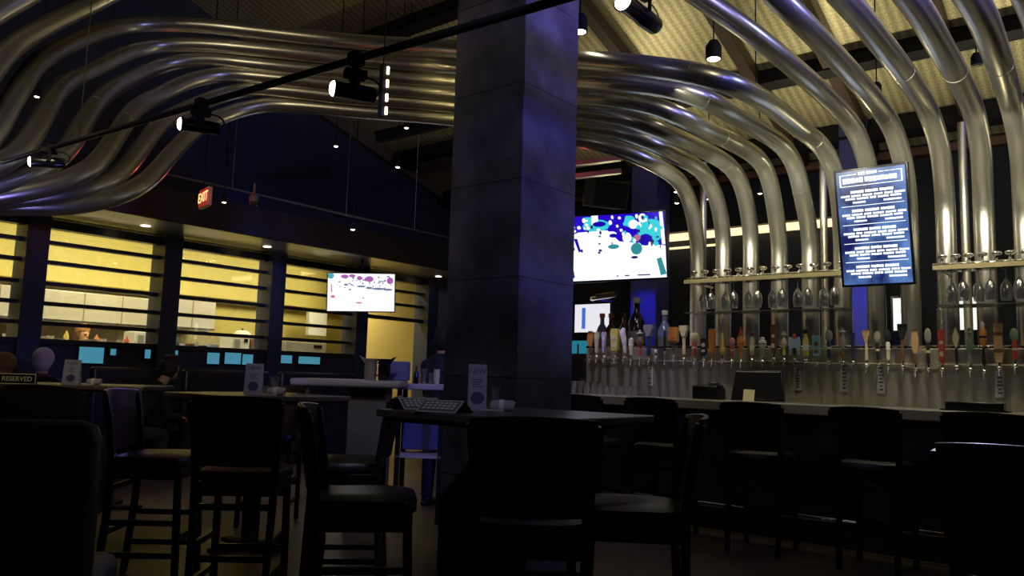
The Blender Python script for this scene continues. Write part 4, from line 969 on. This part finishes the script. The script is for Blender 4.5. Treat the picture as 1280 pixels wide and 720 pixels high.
stage_light(250, 158, .18, .036, -R0 * .8 - Vector((Fw.x, Fw.y, 0)) * .5 + Vector((0, 0, -.05)), 'track spotlight with a glowing lens hanging over the lowest bent pipe', .8)
stage_light(60, 203, .19, .038, -R0 * .8 - Vector((Fw.x, Fw.y, 0)) * .5 + Vector((0, 0, -.1)), 'leftmost track spotlight in front of the descending pipes', .5)
stage_light(800, 18, .34, .06, -Vector((Fw.x, Fw.y, 0)) * 1 - R0 * .9 + Vector((0, 0, .1)), 'bluish track spotlight at the top right of the column with a bright round lens', 1.2, d=4.4)
e = empty('highlight_helper_bar', W(478, 113, 7.55), label='added short dark upright bar throwing four warm highlights on the stacked pipes', cat='lamp')  # made-up bar, added to throw bright patches on the stacked pipes
MB().box((0, 0, 0), (.05, .05, .52)).build('bar', BLACK, e, bevel=.004)
MB().cyl((0, 0, .26), (0, 0, deckz(e.location.x) - e.location.z), .006, n=8).build('stem', BLACK, e)
for q in (-.20, -.07, .07, .20):
    pl = e.location + R0 * .05 + Vector((0, 0, q)); MB().box(R0 * .045 + Vector((0, 0, q)), (.02, .02, .075)).build('lamp_lens', mat('amber_helper_glow', (1, 1, 1), .5, emit=(1, .86, .5), es=3), e, smooth=False)
    lamp('SPOT', 'highlight_helper_light', pl, 11, (1, .78, .32), .012, pl + R0 * .5 + Vector((Fw.x, Fw.y, 0)) * .55, 80, .5)
# pendant cans under the deck
def pendant(p, label, r=.045, h=.12, glow=EMW2, name='pendant_spotlight', top=None, shell=BLACK):
    e = empty(name, p, label=label, cat='lamp')
    MB().lathe([(r, 0), (r, h * .7), (r * .6, h), (0, h * 1.02)], n=16).build('can', shell, e)
    MB().lathe([(0, -.004), (r * .62, -.006), (r * .8, 0)], n=16).build('bulb', glow, e)
    zt_ = (top if top is not None else deckz(p.x) - .0) - p.z
    if zt_ > h: MB().cyl((0, 0, h), (0, 0, zt_), .006, n=8).build('stem', BLACK, e)
    return e
big = [(892, 74, 6.5, 'bright pendant lamp hanging right of the top of the column, above the upper pipe bend', EMW, .065),
       (725, 40, 6.2, 'lit lamp touching the right edge of the slate column near the top', EMW, .06),
       (945, 133, 7.3, 'small lit pendant just under the topmost pipe bend', EMW2, .04),
       (1096, 117, 7.4, 'unlit-looking pendant between the seventh and eighth pipes', BLACK, .045),
       (1221, 82, 6.6, 'pendant between the tenth and eleventh pipes', BLACK, .045),
       (989, 30, 7.0, 'pendant seen between the seventh and eighth pipes near the top edge', BLACK, .045)]
for px, py, d, lab, g, r in big:
    p = W(px, py, d); pendant(p, lab, r, r * 2.4, g)
small = [(845, 240, 9.6, 'upper one of two lit can lamps above the back-wall light strip'), (846, 254, 10.2, 'lower one of two lit can lamps above the back-wall light strip'), (886, 249, 10.0, 'lit can lamp between the first and second tap pipes'), (950, 242, 10.0, 'lit can lamp between the third and fourth tap pipes'),
         (420, 183, 9.4, 'lit can lamp high on the dark blue gable above the hanging television'), (497, 209, 9.0, 'lit can lamp near the sloping rafter left of the column'), (441, 287, 9.2, 'lit can lamp directly above the hanging television'),
         (280, 253, 9.2, 'lit can lamp right of the exit sign'), (508, 160, 9.6, 'lit can lamp just under the stacked pipes left of the column'), (136, 87, 8.8, 'lit can lamp seen between the bent pipes at upper left'), (46, 121, 8.6, 'dim lit can lamp behind the leftmost descending pipes')]
for px, py, d, lab in small:
    p = W(px, py, d); pendant(p, lab, .032, .09, EMW2)
for px, py in ((182, 283), (334, 309), (548, 346)):
    r_ = ray(px, py); t = (zt - .006 - 1.25) / r_.z; p = CAM + r_ * t
    tag(MB().lathe([(0, 0), (.04, 0), (.055, .004)], n=16).build('recessed_downlight', EMW2, loc=p), {182: 'recessed kitchen ceiling light in the second window', 334: 'recessed kitchen ceiling light beside the third window post', 548: 'recessed ceiling light at the left edge of the slate column'}[px], 'lamp')
# conduit along window wall
YC = YF - .2; a = aty(200, 212, YC); c = aty(560, 300, YC); zz = (a.z + c.z) / 2
e = empty('suspended_conduit', ((a.x + c.x) / 2, YC, zz), label='thin grey rail suspended above the kitchen windows', cat='rail')
MB().tube([(a.x - (a.x + c.x) / 2, 0, 0), (c.x - (a.x + c.x) / 2, 0, 0)], .016, 10).build('rail_tube', mat('dull_grey_metal', (.22, .22, .26), .4, .6), e)
for px in (290, 434, 520):
    q = aty(px, 240, YC); MB().cyl((q.x - e.location.x, 0, 0), (q.x - e.location.x, 0, deckz(q.x) - zz), .006, n=6).build('hanger_rod', mat('dull_grey_metal', (.22, .22, .26), .4, .6), e)
# exit sign
p = W(254, 247, 8.6)
e = empty('exit_sign', p, 0, label='red glowing EXIT sign hanging below the bent pipes', cat='sign')
ed = (Vector((Rv.x, Rv.y, 0)) * .62 - Vector((Fw.x, Fw.y, 0)) * .78).normalized(); M = frame(ed, (0, 0, 1), (0, 0, 0))
b = MB(); panel(b, M, -.15, .15, -.105, .105, -.05, 0); b.build('housing', mat('exit_housing', (.4, .38, .42), .4), e, bevel=.006)
b = MB(); panel(b, M, -.14, .14, -.095, .095, 0, .003); b.build('face', emat('exit_face', (.6, .05, .03), .5), e, smooth=False)
textmesh('EXIT', 'lettering', .155, emat('exit_letter', (1, .36, .12), 3.2), e, M @ Matrix.Translation((0, 0, .005)), .001)
MB().cyl((0, 0, .1), (0, 0, deckz(p.x) - p.z), .008, n=8).build('stem', BLACK, e)
lamp('POINT', 'exit_glow_light', p - Vector((Fw.x, Fw.y, 0)) * .25, 1.6, (1, .08, .10), .05)
p = W(317, 252, 8.6)
e = empty('security_camera', p, label='small dome camera right of the exit sign under the grey rail', cat='camera')
MB().lathe([(.05, 0), (.055, .05), (.03, .08), (.012, .1), (.012, .2)], n=18).build('mount', mat('camera_shell', (.2, .12, .18), .4), e)
MB().ball((0, 0, -.01), .048, n=16).build('dome', mat('dome_glass', (.05, .05, .06), .05), e)
# gable rafter seen left of the column
a = aty(395, 133, 9.85); c = aty(556, 246, 9.85)
b = MB(); b.bar(a, c, .12, .2); struct(b.build('trim_%d' % trim, mat('rafter_dark_wood', (.08, .06, .05), .5), smooth=False)); trim += 1
a = W(470, 172, 10.2); c = W(575, 148, 10.2)
b = MB(); b.bar(a, c, .10, .14); struct(b.build('trim_%d' % trim, BLACK, smooth=False)); trim += 1

# ================================================================== KITCHEN CONTENT
cz = aty(120, 434, 11.2).z
def kbox(name, px0, px1, y0, y1, yy, dep, m, label, cat, bevel=.01, extra=None):
    a = aty(px0, y0, yy); c = aty(px1, y1, yy); wd = c.x - a.x
    a2 = aty((px0 + px1) / 2, y0, yy).z; c2 = aty((px0 + px1) / 2, y1, yy).z; h = a2 - c2
    if yy in (11.3, 11.35): c2 = cz; h = a2 - cz; yy = 11.2
    e = empty(name, ((a.x + c.x) / 2, yy + dep / 2, c2), label=label, cat=cat)
    MB().box((0, 0, h / 2), (wd, dep, h)).build('body', m, e, bevel=bevel)
    if extra: extra(e, wd, dep, h)
    return e
def seams(n):
    def f(e, wd, dep, h):
        for k in range(1, n): MB().box((-wd / 2 + wd * k / n, -dep / 2 - .003, h / 2), (.015, .008, h * .96)).build('seam', mat('seam_grey', (.3, .28, .2), .4), e, smooth=False)
        MB().box((0, -dep / 2 - .006, .02), (wd, .02, .03)).build('drip_edge', CHROME, e, smooth=False)
    return f
kbox('extractor_hood', -60, 196, 362, 402, 11.9, 1.0, HOODM, 'long stainless extractor hood behind the first and second windows', 'hood', extra=seams(5))
kbox('extractor_hood', 212, 268, 374, 412, 12.0, .9, HOODM, 'shorter stainless extractor hood behind the left half of the third window', 'hood', extra=seams(2))
cz = aty(120, 434, 11.2).z
struct(MB().box((5.2, 11.3, cz / 2), (7.2, .5, cz)).build('trim_%d' % trim, mat('pass_counter_steel', (.45, .42, .32), .35, .7), smooth=False)); trim += 1
struct(MB().box((5.0, 12.85, 1.45), (7.6, .12, .75)).build('wall_kitchen', mat('kitchen_tile', (.55, .48, .26), .35, var=(14, .4, (1, 1, 1))), smooth=False))
def knobs(e, wd, dep, h):
    MB().box((-wd * .2, -dep / 2 - .004, h * .55), (wd * .3, .01, h * .5)).build('door_panel', mat('panel_grey', (.3, .3, .28), .4), e, smooth=False)
    MB().box((wd * .28, -dep / 2 - .004, h * .75), (wd * .2, .01, h * .2)).build('display_panel', BLACKG, e, smooth=False)
kbox('microwave_oven', 165, 188, 415, 434, 11.3, .35, WHITE, 'white kitchen appliance at the right end of the second window', 'appliance', extra=knobs)
kbox('prep_station', 286, 307, 420, 437, 11.3, .35, WHITE, 'white kitchen appliance in the right half of the third window', 'appliance', extra=knobs)
kbox('storage_cabinet', 308, 324, 424, 438, 11.35, .3, mat('brown_cabinet', (.2, .1, .05), .5), 'brown cabinet beside the white appliance in the third window', 'cabinet', extra=knobs)
kbox('oven', 353, 403, 428, 443, 11.3, .35, mat('oven_grey', (.28, .26, .22), .4), 'grey oven low in the fourth window', 'oven', extra=knobs)
kbox('wall_panel', 387, 408, 390, 420, 12.2, .1, WHITE, 'pale wall panel in the middle of the fourth window', 'panel')
lampd = empty('domed_lid', aty(303, 416, 11.5), label='white domed lid with a black knob in the third window', cat='lid')
MB().lathe([(.14, -.03), (.13, 0), (.08, .035), (0, .045)], n=20).build('dome', WHITE, lampd); MB().ball((0, 0, .055), .02).build('knob', cm(K), lampd)
kit = [(48, 'cup', CR), (54, 'cup', CR), (60, 'cup', WHT), (70, 'pan', GR), (80, 'bottle', YEL), (112, 'pan', GR), (118, 'bottle', OR), (126, 'cup', WHT), (136, 'pan', GR), (148, 'cup', CR), (156, 'bottle', RED),
       (219, 'bottle', K), (226, 'cup', WHT), (234, 'pan', BR), (243, 'bottle', GR), (250, 'pan', K), (258, 'cup', WHT), (265, 'pan', GR), (5, 'cup', WHT), (14, 'pan', GR)]
nmk = {'cup': 'serving_cup', 'pan': 'cooking_pan', 'bottle': 'sauce_bottle'}
cnt = {}
for px, kd, c in kit:
    p = aty(px, 430, 11.2); h = {'cup': .11, 'pan': .10, 'bottle': .19}[kd] * random.uniform(.9, 1.2); r = {'cup': .045, 'pan': .075, 'bottle': .032}[kd]
    pr = {'cup': [(r * .7, 0), (r, h), (r * .9, h), (r * .6, .01), (0, .01)], 'pan': [(r, 0), (r * 1.05, h), (r * .98, h), (r * .95, .01), (0, .01)], 'bottle': [(r, 0), (r, h * .7), (r * .4, h * .85), (r * .25, h), (0, h)]}[kd]
    where = 'first' if px < 30 else 'second' if px < 200 else 'third'
    lab = {'cup': 'small pale cup', 'pan': 'round cooking pan', 'bottle': 'squeeze bottle'}[kd] + ' on the kitchen pass counter behind the %s window' % where
    tag(MB().lathe(pr, n=16).build(nmk[kd], cm(c), loc=(p.x, 11.15, cz)), lab, {'cup': 'cup', 'pan': 'pan', 'bottle': 'bottle'}[kd], '%ss on the pass behind the %s window' % (kd, where))
# small glowing cyan panels below the windows, standing in for lit glass
for k, (x0, x1, y0, y1) in enumerate(((100, 129, 434, 454), (139, 145, 436, 444), (182, 188, 437, 448), (214, 222, 438, 451), (260, 274, 441, 455), (282, 301, 441, 455), (304, 316, 443, 456), (347, 365, 444, 454), (374, 400, 446, 455))):
    a = aty(x0, y0, 9.86); c = aty(x1, y1, 9.86); wd = c.x - a.x; h = abs(aty((x0 + x1) / 2, y0, 9.86).z - aty((x0 + x1) / 2, y1, 9.86).z)
    e = empty('counter_monitor', ((a.x + c.x) / 2, 9.87, aty((x0 + x1) / 2, (y0 + y1) / 2, 9.86).z), cat='monitor', label=['widest cyan glow panel under the second window', 'tiny cyan glow panel left of the dark-clad diner under the second window', 'small cyan glow panel right of the dark-clad diner, beside the post', 'narrow cyan glow panel just right of the second post',
          'cyan glow panel in the middle under the third window', 'wider cyan glow panel under the third window', 'cyan glow panel under the third window nearest its right post', 'left cyan glow panel under the fourth window', 'right cyan glow panel under the fourth window'][k])
    MB().box((0, .01, 0), (wd + .03, .02, h + .03)).build('housing', BLACKG, e, smooth=False)
    MB().box((0, -.002, 0), (wd, .006, h)).build('display', emat('cyan_panel_glow', (.10, .42, .60), .55), e, smooth=False)
# booth backs
for k, (px0, px1) in enumerate(((110, 205), (225, 330), (345, 440))):
    a = aty(px0, 460, 9.0); c = aty(px1, 460, 9.0)
    e = empty('booth_bench', ((a.x + c.x) / 2, 9.0, 0), label=['dark booth bench under the second window', 'dark booth bench under the third window', 'dark booth bench under the fourth window'][k], cat='bench')
    MB().box((0, -.08, .62), (c.x - a.x, .12, 1.20)).build('backrest', DLEATH, e, bevel=.03); MB().box((0, .2, .45), (c.x - a.x, .5, .14)).build('seat', DLEATH, e, bevel=.03); MB().box((0, .2, .19), (c.x - a.x - .05, .45, .38)).build('base', DWOOD, e, smooth=False)

# ================================================================== PEOPLE
def SHOES(e, feet):
    for an in feet:
        b = MB(); b.ball(an + Vector((.06, 0, -.045)), 1, (.15, .055, .042), 14); b.ball(an + Vector((0, 0, -.01)), 1, (.062, .056, .06), 12)
        o = b.build('shoe', mat('shoe_black', (.01, .01, .01), .4), e); r = o.modifiers.new('blend', 'REMESH'); r.mode = 'VOXEL'; r.voxel_size = .01; r.use_smooth_shade = True
def person(loc, face, label, skin, hair, shirt, trousers, seated=False, hairstyle='short', scale=1, bend=0, seatz=.72, hat=None, sleeves=.6):
    e = empty('person', loc, face, label=label, cat='person'); e.scale = (scale,) * 3
    body = MB(); top = MB(); bot = MB()
    hipz = seatz + .12 if seated else .95
    V = Vector; feet = []
    def cap(mb_, pts, rs, n=12):
        mb_.tube(crom(pts, .04) if len(pts) > 2 else pts, rs[0], n) if False else None
        for i in range(len(pts) - 1):
            mb_.tube([pts[i], pts[i + 1]], [rs[i], rs[i + 1]], n)
        for q, r in zip(pts, rs): mb_.ball(q, r, n=n)
    hip = V((0, 0, hipz)); ch = hip + V((.02 + .25 * bend, 0, .36)); nk = ch + V((.02 + .12 * bend, 0, .17)); hd = nk + V((.03 + .06 * bend, 0, .13))
    def torso(mb_, g):
        for t_, hw, dp in ((0, .165, .115), (.25, .15, .10), (.5, .15, .105), (.75, .17, .115), (1.0, .175, .11), (1.18, .14, .09)):
            c_ = hip + (ch - hip) * t_; mb_.ball(c_, 1, (dp + g, hw + g, .13), 16)
    torso(body, 0); torso(top, .014)
    cap(body, [ch + V((0, 0, .08)), nk, hd], [.06, .055, .06])
    for s in (-1, 1):
        sh = ch + V((0, s * .185, .06)); el = sh + V((.08, s * .05, -.27)); wr = el + V((.20, -s * .06, -.02 if seated else -.12))
        cap(body, [ch + V((0, s * .1, .07)), sh, el, wr], [.06, .052, .040, .027])
        cap(top, [ch + V((0, s * .1, .07)), sh, sh + (el - sh) * min(1, sleeves)] + ([wr] if sleeves > 1 else []), [.075, .066, .056, .042])
        dr = (wr - el).normalized(); body.ball(wr + dr * .045, 1, (.045, .038, .018), 10, dr.to_track_quat('X', 'Z').to_matrix())
        sd = V((0, 1, 0))
        for k in range(4):
            b0 = wr + dr * .08 + sd * (.027 - .018 * k); L = (.062, .072, .068, .052)[k]; dn = V((0, 0, -1))
            cap(body, [b0 - dr * .02, b0 + dr * L * .45 + dn * .006, b0 + dr * L * .8 + dn * .022, b0 + dr * L * .9 + dn * .04], [.0105, .010, .0095, .009], 8)
        cap(body, [wr + dr * .03 - sd * s * .03, wr + dr * .06 - sd * s * .05, wr + dr * .085 - sd * s * .045], [.013, .0115, .010], 8)
        hp = hip + V((0, s * .09, -.03))
        if seated: kn = hp + V((.42, s * .03, -.02)); an = kn + V((.04, 0, -.43))
        else: kn = hp + V((.02, s * .01, -.43)); an = kn + V((-.02, 0, -.42))
        cap(body, [hp, kn, an], [.085, .058, .040]); cap(body, [an + V((-.02, 0, -.03)), an + V((.15, 0, -.045))], [.042, .032])
        cap(bot, [hp, kn, an + V((0, 0, .04))], [.10, .072, .06]); feet.append(an)
    bot.ball(hip, 1, (.13, .18, .13), 14)
    SHOES(e, feet)
    # head with features
    body.ball(hd + V((.0, 0, .03)), 1, (.095, .075, .115), 18); body.ball(hd + V((.03, 0, -.035)), 1, (.062, .055, .065), 14)
    body.ball(hd + V((.102, 0, .0)), 1, (.018, .011, .022), 8); body.ball(hd + V((.085, 0, .035)), 1, (.02, .05, .012), 8)
    body.ball(hd + V((.085, 0, -.045)), 1, (.012, .026, .008), 8); body.ball(hd + V((.075, 0, -.08)), .022, n=8)
    for s in (-1, 1): body.ball(hd + V((-.005, s * .076, .005)), 1, (.018, .010, .03), 8)
    bo = body.build('body', skin, e); r = bo.modifiers.new('blend', 'REMESH'); r.mode = 'VOXEL'; r.voxel_size = .009; r.use_smooth_shade = True
    to = top.build('shirt', shirt, e); r = to.modifiers.new('blend', 'REMESH'); r.mode = 'VOXEL'; r.voxel_size = .014; r.use_smooth_shade = True
    po = bot.build('trousers', trousers, e); r = po.modifiers.new('blend', 'REMESH'); r.mode = 'VOXEL'; r.voxel_size = .014; r.use_smooth_shade = True
    h = MB(); h.ball(hd + V((-.016, 0, .05)), 1, (.118, .108, .115), 18)
    if hairstyle == 'long': h.ball(hd + V((-.05, 0, -.03)), 1, (.06, .085, .13), 14)
    else: h.ball(hd + V((-.045, 0, .0)), 1, (.085, .098, .10), 14)
    ho = h.build('hair', hair, e); r = ho.modifiers.new('blend', 'REMESH'); r.mode = 'VOXEL'; r.voxel_size = .008; r.use_smooth_shade = True
    # cut face out of the hair cap by leaving it behind the brow
    for v in ho.data.vertices:
        dx = v.co.x - hd.x
        if dx > .035: v.co.x = hd.x + .035 + (dx - .035) * .25; v.co.z = max(v.co.z, hd.z + .075)
    ev = MB()
    for s in (-1, 1): ev.ball(hd + V((.088, s * .03, .018)), .009, n=8)
    ev.build('eyes', mat('eye_dark', (.02, .015, .012), .2), e)
    if hat is not None:
        MB().lathe([(.098, .0), (.10, .03), (.09, .09), (.05, .11), (0, .112)], o=hd + V((-.005, 0, .075)), n=20).build('cap', hat, e)
    return e
GH = mat('grey_hair', (.62, .52, .54), .8, bump=(60, .8)); BH = mat('brown_hair', (.20, .10, .05), .8, bump=(60, .8)); DH = mat('dark_hair', (.02, .015, .012), .7)
TDK = mat('dark_trousers', (.02, .02, .03), .8); 
def stool_for(px, d, face, label):
    place_chair(px, d, math.degrees(face), label)
def seat_person(px, d, face, label, chlabel, **k):
    p = gnd(px, d); person((p.x, p.y, 0), face, label, SKIN, seated=True, trousers=TDK, **k)
    place_chair(0, 0, math.degrees(face), chlabel, xy=(p.x + .03 * math.cos(face), p.y + .03 * math.sin(face)))
seat_person(50, 8.4, A + R(14), 'grey-haired person seated beyond the reserved table, seen from behind', 'dark bar chair under the grey-haired person', hair=GH, shirt=mat('shirt_plum', (.10, .04, .05), .8), seatz=.47)
seat_person(0, 7.5, A + R(10), 'brown-haired person seated at the far left edge behind the reserved sign', 'dark bar chair under the brown-haired person at the left edge', hair=BH, shirt=mat('shirt_olive', (.10, .09, .05), .8), seatz=.40, hairstyle='long')
p = gnd(158, 8.55)
person((p.x, p.y, 0), A + R(-25), 'person in black leaning over the booth below the second window', SKIN, DH, mat('shirt_black', (.008, .008, .012), .8), TDK, seated=True, bend=1.2, seatz=.42, sleeves=2, hat=mat('cap_black', (.008, .008, .01), .7))
p = aty(97, 430, 12.0)
person((p.x, 12.0, 0), R(-70), 'kitchen worker with an orange cap behind the second window', mat('skin_warm', (.62, .32, .16), .55), BH, WHITE, TDK, hat=mat('cap_orange', (.45, .2, .05), .7), scale=1.02)
p = gnd(549, 7.6)
person((p.x, p.y, 0), A + R(-35), 'person in a dark shirt standing beside the slate column, head turned away', SKIN, DH, mat('shirt_navy', (.01, .012, .03), .7), TDK, scale=.97, sleeves=2)

# ================================================================== SUB-PARTS
SUB = {'display': 'housing', 'face': 'housing', 'lettering': ('plate', 'housing'), 'border': 'plate', 'print': ('plate', 'page'), 'lens': 'housing', 'heading_text': 'card',
       'printed_picture': 'card', 'menu_text': 'housing', 'blue_band': 'housing', 'lamp_lens': 'bar', 'bulb': 'can', 'paper_band': 'napkin', 'spout': 'body', 'door_panel': 'body', 'display_panel': 'body',
       'paper_cover': 'body', 'cap': 'glass_body', 'paper_label': 'glass_body', 'grille': 'cabinet', 'eyes': 'body', 'shoe': 'body', 'seam': 'body', 'drip_edge': 'body', 'edge_highlight_strip': 'housing', 'lid_knob': 'body'}
for o in [q for q in bpy.data.objects if q.parent is None and q.get('category')]:
    ch = {c.name.split('.')[0]: c for c in o.children}
    for c in list(o.children):
        t = SUB.get(c.name.split('.')[0])
        if not t: continue
        for tn in (t if isinstance(t, tuple) else (t,)):
            if tn in ch and ch[tn] is not c: c.parent = ch[tn]; break
